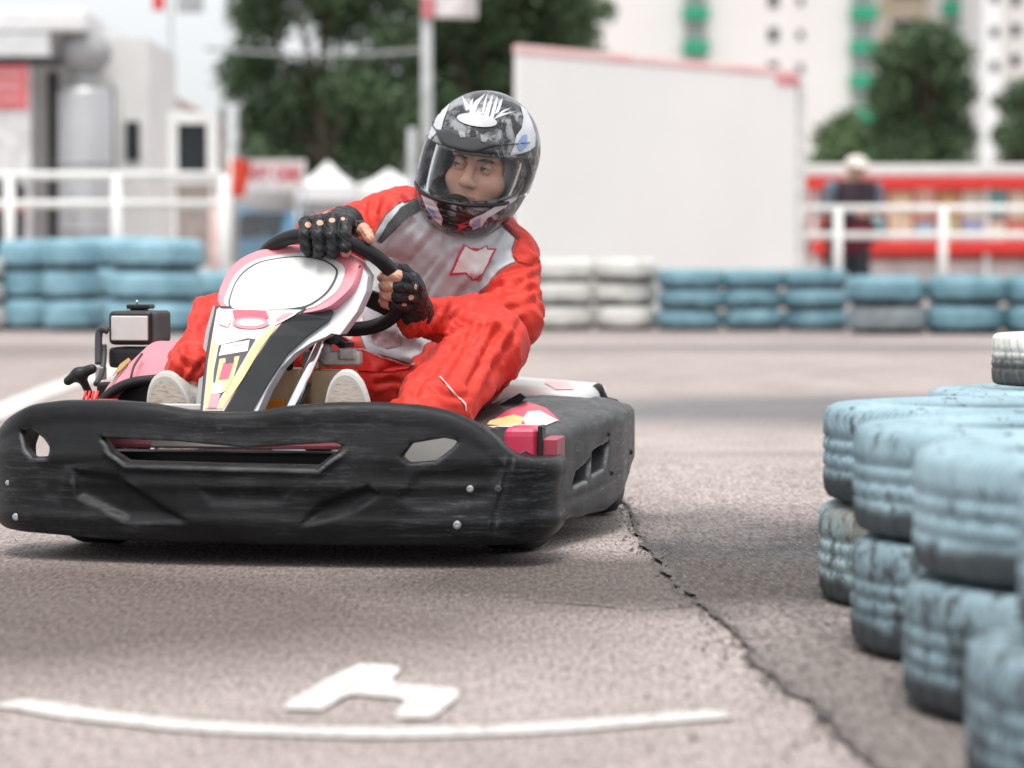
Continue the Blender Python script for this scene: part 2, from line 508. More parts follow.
# painted marks
def paint_mat(name, cover):
    m, nt, bs, out = newmat(name)
    f = noise_tex(nt, 70, 6, 0.78, stretch=(1, 0.3, 1))
    c = mix_rgb(nt, ramp(nt, f, [(cover, 1), (cover + 0.16, 0)]), (0.33, 0.285, 0.27), (0.64, 0.605, 0.58))
    nt.links.new(c, bs.inputs['Base Color']); bs.inputs['Roughness'].default_value = 0.7
    bump(nt, bs, noise_tex(nt, 190, 3, 0.7), 0.5, 0.004)
    return m
PAINT = paint_mat('road_paint', 0.50)
def flat_px(name, poly, z, mat, label):
    bm = bmesh.new(); f = bm.faces.new([bm.verts.new(Vector(G(x, y)) + Vector((0, 0, z))) for x, y in poly])
    bmesh.ops.triangulate(bm, faces=[f])
    tag(bm_obj(name, bm, mat), kind='structure', label=label, cat='road marking')
cen = [(6, 705), (40, 709), (80, 716), (130, 722), (200, 729), (280, 733), (370, 735), (450, 734), (530, 731), (600, 726), (660, 721), (725, 716)]
cc = spline([G(*c) for c in cen], 6)
V, Fc = [], []
for i, p in enumerate(cc):
    d = (cc[min(i + 1, len(cc) - 1)] - cc[max(i - 1, 0)]).normalized(); nn = Vector((-d.y, d.x, 0))
    w = 0.037 * (1 + 0.12 * mnoise.noise(Vector((p.x * 9, 3, 0)))) * (0.6 if i in (0, len(cc) - 1) else 1)
    V += [(p + nn * w + Vector((0, 0, 0.004)))[:], (p - nn * w + Vector((0, 0, 0.004)))[:]]
for i in range(len(cc) - 1): Fc.append((2 * i, 2 * i + 1, 2 * i + 3, 2 * i + 2))
tag(mesh_obj('road_marking', V, Fc, PAINT), kind='structure', label='long white painted start line curving across the foreground', cat='road marking')
flat_px('road_marking', [(285, 712), (287, 705), (330, 680), (360, 666), (397, 668), (400, 674), (392, 682), (398, 686), (440, 689), (460, 693), (458, 700), (441, 715), (430, 721), (397, 721), (395, 716), (406, 704), (398, 701), (352, 697), (340, 702), (322, 713)], 0.0045, PAINT, 'short white painted grid digit above the curving start line')
flat_px('track_line', [(-40, 425), (0, 421), (38, 402), (75, 388), (108, 379), (160, 366), (160, 360), (114, 363), (74, 375), (38, 388), (0, 403), (-40, 412)], 0.004, PAINT, 'white painted line along the left edge of the track')

# ------------------------------------------------------------------ tyres
def tyre_mat(name, paint, rubber=(0.035, 0.037, 0.04), cover=0.62, dirt=(0.24, 0.21, 0.15), ticks=0, rr=0.315, stain=0.62):
    m, nt, bs, out = newmat(name)
    oi = nt.nodes.new('ShaderNodeObjectInfo')
    sc = nt.nodes.new('ShaderNodeVectorMath'); sc.operation = 'SCALE'; sc.inputs['Scale'].default_value = 37.0
    cx = nt.nodes.new('ShaderNodeCombineXYZ'); nt.links.new(oi.outputs['Random'], cx.inputs[0]); nt.links.new(oi.outputs['Random'], cx.inputs[1])
    nt.links.new(cx.outputs[0], sc.inputs[0]); off = sc.outputs[0]
    a = noise_tex(nt, 4.5, 6, 0.65, off=off)
    b = noise_tex(nt, 34, 7, 0.74, off=off, stretch=(1, 1, 0.5))
    d = noise_tex(nt, 3.0, 4, 0.6, off=off, stretch=(1, 1, 2.5))
    pale = tuple(min(1, p * 1.32 + 0.07) for p in paint)
    c = mix_rgb(nt, ramp(nt, a, [(0.35, 0), (0.68, 1)]), paint, pale)
    c = mix_rgb(nt, ramp(nt, b, [(0.2, 0.65), (0.42, 0.0)]), c, tuple(p * 0.45 for p in paint))
    c = mix_rgb(nt, ramp(nt, b, [(cover, 0), (cover + 0.07, 0.85)]), c, rubber)
    c = mix_rgb(nt, ramp(nt, d, [(stain, 0), (stain + 0.16, 0.75)]), c, dirt)
    geo = nt.nodes.new('ShaderNodeTexCoord'); sp = nt.nodes.new('ShaderNodeSeparateXYZ'); nt.links.new(geo.outputs['Object'], sp.inputs[0])
    # bare rubber low on the wall, where the brush did not reach
    low = nt.nodes.new('ShaderNodeMath'); low.operation = 'MULTIPLY_ADD'; nt.links.new(a, low.inputs[0]); low.inputs[1].default_value = 0.08
    nt.links.new(sp.outputs[2], low.inputs[2])
    c = mix_rgb(nt, ramp(nt, low.outputs[0], [(0.078, 0.92), (0.102, 0.0)]), c, rubber)
    if ticks:
        at = nt.nodes.new('ShaderNodeMath'); at.operation = 'ARCTAN2'; nt.links.new(sp.outputs[1], at.inputs[0]); nt.links.new(sp.outputs[0], at.inputs[1])
        zs = nt.nodes.new('ShaderNodeMath'); zs.operation = 'MULTIPLY_ADD'; zs.inputs[1].default_value = 4.0; nt.links.new(sp.outputs[2], zs.inputs[0])
        zf = nt.nodes.new('ShaderNodeMath'); zf.operation = 'PINGPONG'; zf.inputs[1].default_value = 0.03; nt.links.new(sp.outputs[2], zf.inputs[0])
        z2 = nt.nodes.new('ShaderNodeMath'); z2.operation = 'MULTIPLY_ADD'; z2.inputs[1].default_value = 2.0; nt.links.new(zf.outputs[0], z2.inputs[0]); nt.links.new(at.outputs[0], z2.inputs[2])
        pp = nt.nodes.new('ShaderNodeMath'); pp.operation = 'PINGPONG'; pp.inputs[1].default_value = math.pi / ticks; nt.links.new(z2.outputs[0], pp.inputs[0])
        tk = ramp(nt, pp.outputs[0], [(0.0, 1), (0.35 * math.pi / ticks, 0)])
        r2 = nt.nodes.new('ShaderNodeMath'); r2.operation = 'MULTIPLY'; nt.links.new(sp.outputs[0], r2.inputs[0]); nt.links.new(sp.outputs[0], r2.inputs[1])
        r3 = nt.nodes.new('ShaderNodeMath'); r3.operation = 'MULTIPLY_ADD'; nt.links.new(sp.outputs[1], r3.inputs[0]); nt.links.new(sp.outputs[1], r3.inputs[1]); nt.links.new(r2.outputs[0], r3.inputs[2])
        on = ramp(nt, r3.outputs[0], [((rr * .955) ** 2, 0), ((rr * .97) ** 2, 1)])
        mm = nt.nodes.new('ShaderNodeMath'); mm.operation = 'MULTIPLY'; nt.links.new(tk, mm.inputs[0]); nt.links.new(on, mm.inputs[1])
        m3 = nt.nodes.new('ShaderNodeMath'); m3.operation = 'MULTIPLY'; nt.links.new(mm.outputs[0], m3.inputs[0]); nt.links.new(ramp(nt, a, [(0.3, 0.9), (0.65, 0.25)]), m3.inputs[1])
        c = mix_rgb(nt, m3.outputs[0], c, tuple(p * 0.28 for p in paint))
        p0 = bump(nt, bs, mm.outputs[0], -0.5, 0.006)
    nt.links.new(c, bs.inputs['Base Color'])
    bs.inputs['Roughness'].default_value = 0.6; bs.inputs['Specular IOR Level'].default_value = 0.3
    bump(nt, bs, b, 0.35, 0.004)
    return m
BLUET = tyre_mat('worn_blue_painted_rubber', (0.225, 0.335, 0.385), cover=0.555, ticks=150)
BLUEL = tyre_mat('dirty_blue_painted_rubber', (0.155, 0.235, 0.27), cover=0.49, dirt=(0.20, 0.165, 0.10), ticks=150)
BLUEF = tyre_mat('blue_painted_rubber', (0.17, 0.325, 0.395), cover=0.70, dirt=(0.12, 0.26, 0.32))
BLUEK = tyre_mat('dark_teal_painted_rubber', (0.115, 0.235, 0.285), cover=0.64, dirt=(0.08, 0.12, 0.14))
BLUED = tyre_mat('dusty_unpainted_rubber', (0.17, 0.20, 0.215), cover=0.6)
WHITET = tyre_mat('white_painted_rubber', (0.50, 0.49, 0.46), cover=0.68, dirt=(0.4, 0.39, 0.36))
WHITEK = tyre_mat('white_painted_kart_rubber', (0.70, 0.68, 0.64), cover=0.66, dirt=(0.5, 0.46, 0.42), ticks=44, rr=0.15)
BLACKT = M('black_rubber', (0.028, 0.028, 0.03), 0.75, var=0.2, scale=14, bmp=0.3, bscale=70)
def tyre_mesh(name, Rr, W, mat, seg=40, tread=True):
    half = [(0.60 * Rr, 0.10 * W), (0.64 * Rr, 0.035 * W), (0.72 * Rr, 0.0), (0.82 * Rr, 0.006 * W), (0.93 * Rr, 0.02 * W), (0.975 * Rr, 0.055 * W), (0.994 * Rr, 0.12 * W), (1.0 * Rr, 0.24 * W)]
    if not tread or seg < 80: half = [(0.60 * Rr, 0.10 * W), (0.64 * Rr, 0.035 * W), (0.72 * Rr, 0.0), (0.82 * Rr, 0.02 * W), (0.90 * Rr, 0.07 * W), (0.955 * Rr, 0.16 * W), (0.985 * Rr, 0.28 * W)]
    g = 0.022 * Rr * 0.45
    mid = [(Rr, 0.32 * W), (Rr - g, 0.33 * W), (Rr - g, 0.365 * W), (Rr, 0.375 * W), (Rr, 0.47 * W), (Rr - g, 0.48 * W), (Rr - g, 0.52 * W), (Rr, 0.53 * W),
           (Rr, 0.625 * W), (Rr - g, 0.635 * W), (Rr - g, 0.67 * W), (Rr, 0.68 * W)] if tread else [(Rr, 0.4 * W), (Rr * 1.003, 0.5 * W), (Rr, 0.6 * W)]
    up = [(r, W - z) for r, z in half[::-1]]
    inner = [(0.62 * Rr, 0.86 * W), (0.86 * Rr, 0.82 * W), (0.93 * Rr, 0.5 * W), (0.86 * Rr, 0.18 * W), (0.62 * Rr, 0.14 * W)]
    prof = half + mid + up + inner
    nb = len(half); nm = len(mid)
    def rmod(k, i):
        if not tread or seg < 80: return 0
        ph = k % 4
        if nb - 4 <= i < nb and ph == 0: return -0.004
        if nb + nm <= i < nb + nm + 4 and ph == 2: return -0.004
        if nb <= i < nb + nm and ph == (1 if i < nb + nm / 2 else 3): return -0.003
        return 0
    V, Fc = lathe(prof, seg, rmod=rmod)
    me = bpy.data.meshes.new(name); me.from_pydata(V, [], Fc); me.materials.append(mat)
    me.polygons.foreach_set('use_smooth', np.ones(len(me.polygons), dtype=bool)); me.update()
    return me
def put_tyre(me, x, y, z, label, group, tilt=0.0):
    o = bpy.data.objects.new('tyre', me)
    o.location = (x, y, z); o.rotation_euler = (random.uniform(-tilt, tilt), random.uniform(-tilt, tilt), random.uniform(0, 6.28))
    return tag(link(o), label, 'tyre', group)
W_OF = {2: ['lower', 'upper'], 3: ['bottom', 'middle', 'top']}
# near tyre wall on the right
BLUES = tyre_mat('brown_stained_blue_rubber', (0.25, 0.35, 0.38), cover=0.52, dirt=(0.20, 0.155, 0.085), ticks=150, stain=0.46)
near = tyre_mesh('tyre', 0.315, 0.178, BLUET, 160); nearl = tyre_mesh('tyre', 0.315, 0.178, BLUEL, 160); nears = tyre_mesh('tyre', 0.315, 0.178, BLUES, 160)
stacks = [((0.872, 5.13), (0.878, 5.12), 'farthest front stack with the brown stained base'),
          ((0.850, 4.46), (0.858, 4.50), 'second front stack from the back'),
          ((0.853, 3.88), (0.868, 3.90), 'third front stack from the back'),
          ((0.840, 3.25), (0.895, 3.22), 'nearest stack at the picture corner')]
for (lo, up, txt) in stacks:
    for k, (x, y) in enumerate((lo, up)):
        put_tyre(near if k else (nears if lo[1] > 5 else nearl), x, y, 0.004 + k * 0.180, f'worn blue {W_OF[2][k]} tyre in the near wall, {txt}', 'blue tyres of the near wall', 0.012)
for (x, y, txt) in ((1.135, 5.62, 'stack under the white tyre'), (1.52, 5.05, 'second row at the picture edge')):
    for k in range(2):
        put_tyre(near, x, y, 0.004 + k * 0.182, f'worn blue {W_OF[2][k]} tyre in the near wall, {txt}', 'blue tyres of the near wall', 0.01)
put_tyre(tyre_mesh('tyre', 0.15, 0.105, WHITEK, 120), 1.100, 5.62, 0.368, 'small white kart tyre lying on top of the near blue wall', None)

# far tyre wall
GF = 'tyres of the far wall'
def far_stack(px, Dy, Rr, heights, mats, txt):
    p = P(px, 300, Dy); z = 0.004
    n = len(heights)
    for k, (h, m) in enumerate(zip(heights, mats)):
        key = ('t', Rr, h, m.name)
        if key not in far_cache: far_cache[key] = tyre_mesh('tyre', Rr, h, m, 36)
        colr = {'white_painted_rubber': 'white', 'blue_painted_rubber': 'blue', 'dark_teal_painted_rubber': 'blue', 'dusty_unpainted_rubber': 'dusty grey'}[m.name]
        put_tyre(far_cache[key], p.x + random.uniform(-.012, .012), Dy + random.uniform(-.02, .02), z, f'{colr} {W_OF[n][k]} tyre of {txt}', GF, 0.01)
        z += h * 0.99
far_cache = {}
B = BLUEF
far_stack(563, 24.6, 0.275, (.205, .205, .205), (WHITET,) * 3, 'the white stack beside the driver')
far_stack(624, 24.6, 0.280, (.205, .205, .205), (WHITET,) * 3, 'the white stack next to the first blue one')
for i, (px, w) in enumerate(((690, 64), (752.5, 60), (815.5, 64))):
    far_stack(px, 24.4, w / 2 / 110, (.175, .175, .175), (BLUEK,) * 3, ['the blue stack right of the white ones', 'the second blue stack right of the white ones', 'the third blue stack right of the white ones'][i])
for i, (px, w) in enumerate(((887, 76), (965, 75), (1042, 76))):
    far_stack(px, 23.3, w / 2 / 115.5, (.235, .24), (BLUED if i == 0 else BLUEK, BLUEK), ['the far right stack with a dusty lower tyre', 'the far right stack before the picture edge', 'the far right stack cut by the picture edge'][i])
far_stack(155, 23.6, 0.405, (.26, .26, .26), (B,) * 3, 'the big left stack behind the engine')
far_stack(73.5, 24.2, 0.262, (.262, .262, .262), (B,) * 3, 'the left stack below the railing post')
far_stack(25, 24.6, 0.235, (.26, .26, .26), (B,) * 3, 'the left stack beside the kiosk sign')
far_stack(-24, 24.4, 0.25, (.21, .21, .21), (WHITET,) * 3, 'the white stack at the left edge')
far_stack(205, 25.6, 0.34, (.25, .25), (B,) * 2, 'the low stack behind the pink number plate')
far_stack(118, 25.7, 0.40, (.27, .27, .27), (B,) * 3, 'the second row stack behind the railing post')
# ------------------------------------------------------------------ railings
def railing(name, a, b, hts, n, label, r=0.035, fr=None):
    a, b = Vector(a), Vector(b)
    root = tag(empty(name, (a.x, a.y, 0)), label, 'railing')
    for h in hts:
        tube('rail', [(0, 0, h), (b.x - a.x, b.y - a.y, h)], r, WHITE, root, 10)
    for t in (fr or [i / (n - 1) for i in range(n)]):
        q = (b - a) * t
        tube('post', [(q.x, q.y, 0), (q.x, q.y, hts[0])], r * 1.25, WHITE, root, 10)
    return root
def gx(px, Y): return P(px, 250, Y).x
railing('railing', (gx(838, 30.5) - .35 * (gx(943, 30.5) - gx(838, 30.5)), 30.5, 0), (gx(838, 30.5) + 3 * (gx(943, 30.5) - gx(838, 30.5)), 30.5, 0), (1.15, 0.86), 4,
        'white tube railing in front of the red stall', 0.04, [.35 / 3.35, 1.35 / 3.35, 2.35 / 3.35, 1.0])
dx = gx(117, 27) - gx(10, 27)
railing('railing', (gx(10, 27) - dx, 27, 0), (gx(10, 27) + 2 * dx, 27, 0), (1.40, 1.13), 4, 'white tube railing in front of the left kiosk', 0.042)

# ------------------------------------------------------------------ big white billboard with a faded red top edge
A = P(519, 48, 25.6); Bq = P(797, 72, 29.0)
tl = Bq.xy - A.xy
L = tl.length; ang = math.atan2(tl.y, tl.x); H = (A.z + Bq.z) / 2
bbd = tag(empty('billboard', (A.x, A.y, 0), ang), 'big blank white billboard with a faded red top edge', 'billboard')
BBW = M('billboard_white', (0.86, 0.845, 0.83), 0.5, var=0.025, scale=0.5)
bm = bmesh.new(); add_box(bm, (L / 2, 0.03, (H - 0.06 + 0.5) / 2), (L, 0.06, H - 0.56), bevel=0.01); bm_obj('panel', bm, BBW, bbd)
FADER = M('sun_faded_red_trim', (0.80, 0.42, 0.42), 0.5, var=0.18, scale=1.2, col2=(0.83, 0.70, 0.68))
bm = bmesh.new(); add_box(bm, (L / 2, 0.03, H - 0.015), (L + 0.02, 0.08, 0.085), bevel=0.02); bm_obj('top_trim', bm, FADER, bbd)
bm = bmesh.new(); add_box(bm, (L - 0.16, -0.008, H - 0.10), (0.42, 0.012, 0.08)); bm_obj('corner_trim', bm, M('corner_red', (0.80, 0.30, 0.32), 0.5), bbd)
PW_ = M('post_white', (0.80, 0.80, 0.79), 0.5)
for x in (0.4, L * 0.5, L + 0.10):
    bm = bmesh.new(); add_box(bm, (x, 0.13 if x < L else 0.05, H / 2 - 0.02), (0.12, 0.12, H - 0.04), bevel=0.015); bm_obj('post', bm, PW_, bbd)
for z in (0.62, H * 0.55, H - 0.25):
    bm = bmesh.new(); add_box(bm, (L / 2, 0.09, z), (L - 0.6, 0.05, 0.08)); bm_obj('brace', bm, STEEL, bbd)

# ------------------------------------------------------------------ red stall with posters
ST = tag(empty('market_stall', (P(812, 250, 38).x, 38.0, 0), R(-3)), 'long red edged stall with colourful posters and white roof', 'stall')
SL = 7.0
s38 = F / 38
def zz(py, Y): return P(512, py, Y).z
bm = bmesh.new(); add_box(bm, (SL / 2, 0.8, zz(214, 38) / 1), (SL, 1.4, 1.25)); bm_obj('wall', bm, M('stall_wall', (0.60, 0.14, 0.10), 0.6), ST)
bm = bmesh.new(); add_box(bm, (SL / 2, 0.72, zz(171, 38)), (SL + 0.5, 1.8, 0.16), bevel=0.04); bm_obj('roof', bm, OFFWHITE, ST)
bm = bmesh.new(); add_box(bm, (SL / 2, -0.20, zz(183.5, 38)), (SL + 0.5, 0.05, 0.15), bevel=0.01); bm_obj('red_fascia', bm, REDP, ST)
bm = bmesh.new(); add_box(bm, (SL / 2, -0.02, zz(247, 38)), (SL, 0.22, 0.17), bevel=0.02); bm_obj('counter', bm, REDP, ST)
bm = bmesh.new(); add_box(bm, (SL / 2, 0.5, 0.29), (SL, 0.9, 0.58)); bm_obj('base', bm, M('stall_base', (0.62, 0.58, 0.57), 0.7, var=0.15, scale=3), ST)
cols = [(0.55, 0.30, 0.08), (0.72, 0.62, 0.45), (0.35, 0.42, 0.62), (0.76, 0.40, 0.30), (0.70, 0.50, 0.28), (0.74, 0.70, 0.58), (0.30, 0.48, 0.62), (0.76, 0.74, 0.60), (0.78, 0.12, 0.25), (0.72, 0.46, 0.36), (0.05, 0.36, 0.36), (0.40, 0.45, 0.18), (0.60, 0.16, 0.10), (0.76, 0.74, 0.70)]
x = 0.12; i = 0
while x < SL - 0.4:
    w = random.uniform(0.22, 0.42)
    for (z0, hh) in ((0.95, 0.34), (1.34, 0.36)):
        c = cols[(i * 5 + (3 if z0 > 1.2 else 0)) % len(cols)]
        bm = bmesh.new(); add_box(bm, (x + w / 2, 0.085, z0 + random.uniform(-.03, .03)), (w * 0.86, 0.02, hh))
        bm_obj('poster', bm, M('poster_print', c, 0.5, var=0.3, scale=9, col2=tuple(min(1, q + 0.25) for q in c)), ST)
    x += w; i += 1
for x in (0.03, SL * 0.33, SL * 0.66, SL - 0.03):
    bm = bmesh.new(); add_box(bm, (x, 0.0, 0.93), (0.07, 0.07, 1.72)); bm_obj('post', bm, WHITE, ST)

# ------------------------------------------------------------------ apartment blocks far behind
def tower(name, px0, px1, Y, zt, depth, mat, label, cols_w, balc, storey=2.95, z_off=0.6):
    x0, x1 = P(px0, 100, Y).x, P(px1, 100, Y).x
    b = tag(empty(name, ((x0 + x1) / 2, Y, 0)), label, 'building')
    w = x1 - x0
    bm = bmesh.new(); add_box(bm, (0, depth / 2, zt / 2), (w, depth, zt)); bm_obj('wall', bm, mat, b)
    bm = bmesh.new(); add_box(bm, (0, depth / 2, zt + 0.25), (w + 0.5, depth + 0.5, 0.5)); bm_obj('roof', bm, GREYP, b)
    ns = int(zt / storey)
    for k in range(ns):
        z = z_off + k * storey
        for px, ww, hh in cols_w:
            xx = P(px, 100, Y).x - (x0 + x1) / 2
            bm = bmesh.new(); add_box(bm, (xx, 0.0, z + 1.7), (ww, 0.12, hh)); f = bm_obj('window', bm, WHITE, b)
            bm = bmesh.new(); add_box(bm, (xx, -0.07, z + 1.7), (ww * 0.8, 0.04, hh * 0.82)); bm_obj('pane', bm, GLASSD, f)
        for p0, p1, gm in balc:
            xa, xb = P(p0, 100, Y).x - (x0 + x1) / 2, P(p1, 100, Y).x - (x0 + x1) / 2
            bm = bmesh.new(); add_box(bm, ((xa + xb) / 2, -0.7, z + 0.55), (xb - xa, 1.4, 1.1)); f = bm_obj('balcony', bm, gm, b)
            bm = bmesh.new(); add_box(bm, ((xa + xb) / 2, -0.10, z + 2.1), ((xb - xa) * 0.8, 0.14, 1.3)); bm_obj('window', bm, M('balcony_glass', (0.45, 0.46, 0.47), 0.2), b)
    return b
PALE = M('pale_render', (0.80, 0.77, 0.75), 0.75, var=0.03, scale=0.1)
tower('apartment_block', 592, 878, 250, 42, 16, PALE, 'pale apartment block with green balconies behind the white billboard', ((773, 1.1, 1.4), (800, 0.7, 0.9)), ((682, 708, GREENB), (849, 876, GREENB)), z_off=0.75)
tower('apartment_block', 880, 938, 270, 42, 14, TANW, 'tan apartment block with dark long windows above the dense tree', ((909, 4.6, 1.0),), (), z_off=0.35)
tower('apartment_block', 938, 980, 262, 42, 14, PALE, 'narrow apartment block of stacked green balconies above the dense tree', (), ((940, 978, GREENB),), z_off=2.2)
tower('apartment_block', 982, 1003, 245, 42, 12, M('white_tower', (0.84, 0.84, 0.84), 0.7, var=0.02, scale=0.1), 'slim white stair tower with a column of windows at the right', ((994, 0.9, 1.0),), ())
tower('apartment_block', 1005, 1110, 280, 42, 14, PALE, 'pale apartment block at the right picture edge', ((1015, 1.2, 1.4), (1040, 1.2, 1.4)), ())

# ------------------------------------------------------------------ trees
def leaf_mat(name, c1, c2):
    m, nt, bs, out = newmat(name)
    g = nt.nodes.new('ShaderNodeNewGeometry')
    f = noise_tex(nt, 0.9, 3)
    c = mix_rgb(nt, g.outputs['Random Per Island'], c1, c2)
    c = mix_rgb(nt, ramp(nt, f, [(0.4, 0), (0.65, 0.6)]), c, tuple(x * 1.5 for x in c2))
    nt.links.new(c, bs.inputs['Base Color']); bs.inputs['Roughness'].default_value = 0.6
    return m
LEAF = leaf_mat('dark_leaves', (0.032, 0.062, 0.028), (0.078, 0.128, 0.058))
LEAF2 = leaf_mat('mid_leaves', (0.045, 0.085, 0.034), (0.095, 0.15, 0.055))
def tree(label, base, clumps, leaves, size, mat, trunk_r, cat='tree', group=None, name='tree'):
    bx, by = base
    root = tag(empty(name, (bx, by, 0)), label, cat, group)
    C = np.array([c[:3] for c in clumps]) - np.array([bx, by, 0]); Rr = np.array([c[3] for c in clumps])
    pw = Rr ** 2.2; pw = pw / pw.sum()
    ids = rng.choice(len(C), size=leaves, p=pw)
    d = rng.normal(size=(leaves, 3)); d /= np.linalg.norm(d, axis=1)[:, None]
    rad = Rr[ids] * (rng.random(leaves) ** 0.45) * (1 + 0.18 * rng.normal(size=leaves))
    c = C[ids] + d * rad[:, None] * np.array([1, 1, 0.9])
    a = rng.normal(size=(leaves, 3)); a /= np.linalg.norm(a, axis=1)[:, None]
    t = rng.normal(size=(leaves, 3)); b = np.cross(a, t); b /= np.linalg.norm(b, axis=1)[:, None]
    s = size * (0.6 + 0.8 * rng.random(leaves))[:, None]
    V = np.stack([c - a * s, c + b * s * 0.55, c + a * s, c - b * s * 0.55], 1).reshape(-1, 3)
    Fc = np.arange(leaves * 4).reshape(-1, 4)
    mesh_obj('crown', V, Fc, mat, root)
    top = C[:, 2].max()
    Vt, Ft = tube_data([(0, 0, 0), (0.03, 0.02, top * 0.3), (-0.04, 0, top * 0.6), (0, 0.03, top * 0.95)], [trunk_r, trunk_r * .8, trunk_r * .55, trunk_r * .2], 10)
    Vt = [tuple(v) for v in Vt]
    for q in C[:14]:
        z0 = max(min(q[2] * 0.55, top * 0.7), 0.2)
        v2, f2 = tube_data([(0, 0, z0), tuple(np.array([q[0] * .5, q[1] * .5, (z0 + q[2]) / 2 + .1])), tuple(q)], [trunk_r * .45, trunk_r * .3, trunk_r * .08], 6)
        o = len(Vt); Vt += [tuple(v) for v in v2]; Ft += [tuple(i + o for i in f) for f in f2]
    mesh_obj('trunk', Vt, Ft, BARK, root, True)
    return root
def clumps_px(pts, Y, dj=1.2):
    s = F / Y
    return [(*P(px, py, Y + random.uniform(-dj, dj)), r / s) for px, py, r in pts]
tree('big dark leafy tree behind the steering wheel, left half', (P(325, 200, 55).x, 55),
     clumps_px([(250, 130, 38), (245, 75, 30), (262, 15, 36), (300, 100, 46), (300, 155, 34), (350, 140, 44), (360, 85, 42), (345, 10, 40), (255, 60, 26), (390, 40, 30), (330, -40, 60), (270, -60, 50), (380, 150, 40), (262, 165, 24), (400, -30, 50), (392, 110, 34)], 55), 26000, 0.085, LEAF, 0.2)
tree('big dark leafy tree behind the helmet and flagpole', (P(490, 200, 58).x, 58),
     clumps_px([(430, 120, 44), (430, 60, 38), (440, 155, 34), (480, 110, 50), (470, 50, 46), (520, 80, 50), (500, 20, 46), (545, 25, 44), (560, 60, 34), (575, 10, 30), (535, 120, 40), (470, -20, 50), (540, -40, 50), (430, 10, 40), (500, 150, 36), (410, 90, 30)], 58), 25000, 0.09, LEAF, 0.2)
tree('dense square crowned dark tree right of the white billboard', (P(922, 200, 75).x, 75),
     clumps_px([(893, 60, 22), (950, 60, 24), (922, 45, 26), (890, 95, 24), (955, 95, 22), (922, 90, 32), (892, 132, 26), (955, 135, 24), (922, 135, 34), (900, 165, 30), (945, 168, 30), (905, 40, 14), (940, 38, 16), (920, 200, 30)], 75), 15000, 0.10, LEAF, 0.16)
tree('low round shrub tree between billboard and dense tree', (P(842, 200, 85).x, 85),
     clumps_px([(828, 138, 16), (848, 128, 18), (866, 138, 18), (842, 155, 20), (825, 165, 18), (862, 168, 18), (845, 190, 24)], 85), 3000, 0.13, LEAF2, 0.1)
tree('dark tree at the right picture edge behind the stall', (P(1022, 200, 85).x, 85),
     clumps_px([(1012, 105, 18), (1028, 95, 20), (1008, 135, 16), (1028, 135, 24), (1015, 165, 20), (1042, 115, 24), (1030, 190, 24)], 85), 3500, 0.13, LEAF, 0.12)
tree('low green bush tree beside the dark framed screen', (P(600, 200, 95).x, 95),
     clumps_px([(585, 30, 16), (603, 10, 14), (590, 60, 18), (570, 90, 26), (600, 100, 24), (580, 150, 30)], 95), 2500, 0.15, LEAF2, 0.12)
# hedge rows that close the horizon
def hedge(label, px0, px1, Y, zt, n):
    x0, x1 = P(px0, 200, Y).x, P(px1, 200, Y).x
    cl = [(random.uniform(x0, x1), Y + random.uniform(-1, 1), random.uniform(0.5, zt), random.uniform(0.5, 0.9)) for _ in range(int(n / 115))]
    tree(label, ((x0 + x1) / 2, Y), cl, n, 0.14, LEAF2, 0.06, 'hedge', None, 'hedge')
hedge('long low hedge far behind the left kiosk', -900, 300, 110, 3.6, 14000)
hedge('long low hedge far behind the red stall', 700, 1900, 110, 4.2, 13000)
hedge('long low hedge far behind the white tents', 300, 700, 100, 3.0, 6000)

# ------------------------------------------------------------------ left kiosk
KY = 31.0
def kx(px, Y=KY): return P(px, 250, Y).x
k0 = kx(-60)
ki = tag(empty('kiosk', (k0, KY, 0)), 'white kiosk with grey shutter, red sign panel and canopy roof', 'kiosk')
def kb(name, px0, px1, py0, py1, y0, d, mat, Y=KY, parent=ki, org=None, bev=0.0):
    o = org or (k0, KY)
    xa, xb = P(px0, 200, Y).x - o[0], P(px1, 200, Y).x - o[0]
    za, zb = max(P(512, py1, Y).z, 0), P(512, py0, Y).z
    bm = bmesh.new(); add_box(bm, ((xa + xb) / 2, y0 + d / 2, (za + zb) / 2), (xb - xa, d, zb - za), bevel=bev)
    return bm_obj(name, bm, mat, parent)
KW = M('kiosk_white', (0.78, 0.77, 0.76), 0.6, var=0.06, scale=2)
kb('wall', -60, 145, 36, 330, 0.35, 2.6, KW)
kb('roof', -70, 100, 16, 38, -0.9, 3.6, M('roof_white', (0.80, 0.80, 0.80), 0.5, var=0.05), bev=0.05)
kb('fascia', -72, 64, 40, 62, -0.95, 0.2, M('fascia_grey', (0.70, 0.71, 0.72), 0.5, var=0.05))
kb('gutter', -70, 70, 63.5, 69, -0.9, 0.4, DARKG)
sp = kb('sign_panel', -60, 44, 70, 330, -0.85, 0.1, M('panel_white', (0.79, 0.78, 0.78), 0.5))
kb('sign_print', -60, 42, 70, 113, -0.875, 0.02, PINKRED, parent=sp)
for (a, b) in ((78, 82), (89, 94), (102, 105)):
    kb('print_line', -40, 36, a, b, -0.89, 0.01, M('print_pale', (0.78, 0.42, 0.42), 0.5), parent=sp)
kb('dark_gap', 46, 54, 70, 330, 0.18, 0.14, DARKG)  # added dark strip, stands in for the dark gap beside the sign
kb('door_panel', 57, 112, 86, 330, 0.27, 0.06, M('door_grey', (0.16, 0.165, 0.17), 0.5))
kb('window', 122, 136, 120, 160, 0.32, 0.04, GLASSD)
kb('door_frame', 113, 117, 82, 330, 0.2, 0.14, WHITE)
TKM = M('brushed_silver_tank', (0.50, 0.50, 0.51), 0.35, metal=0.55, var=0.06, scale=2)
TY = KY - 0.5
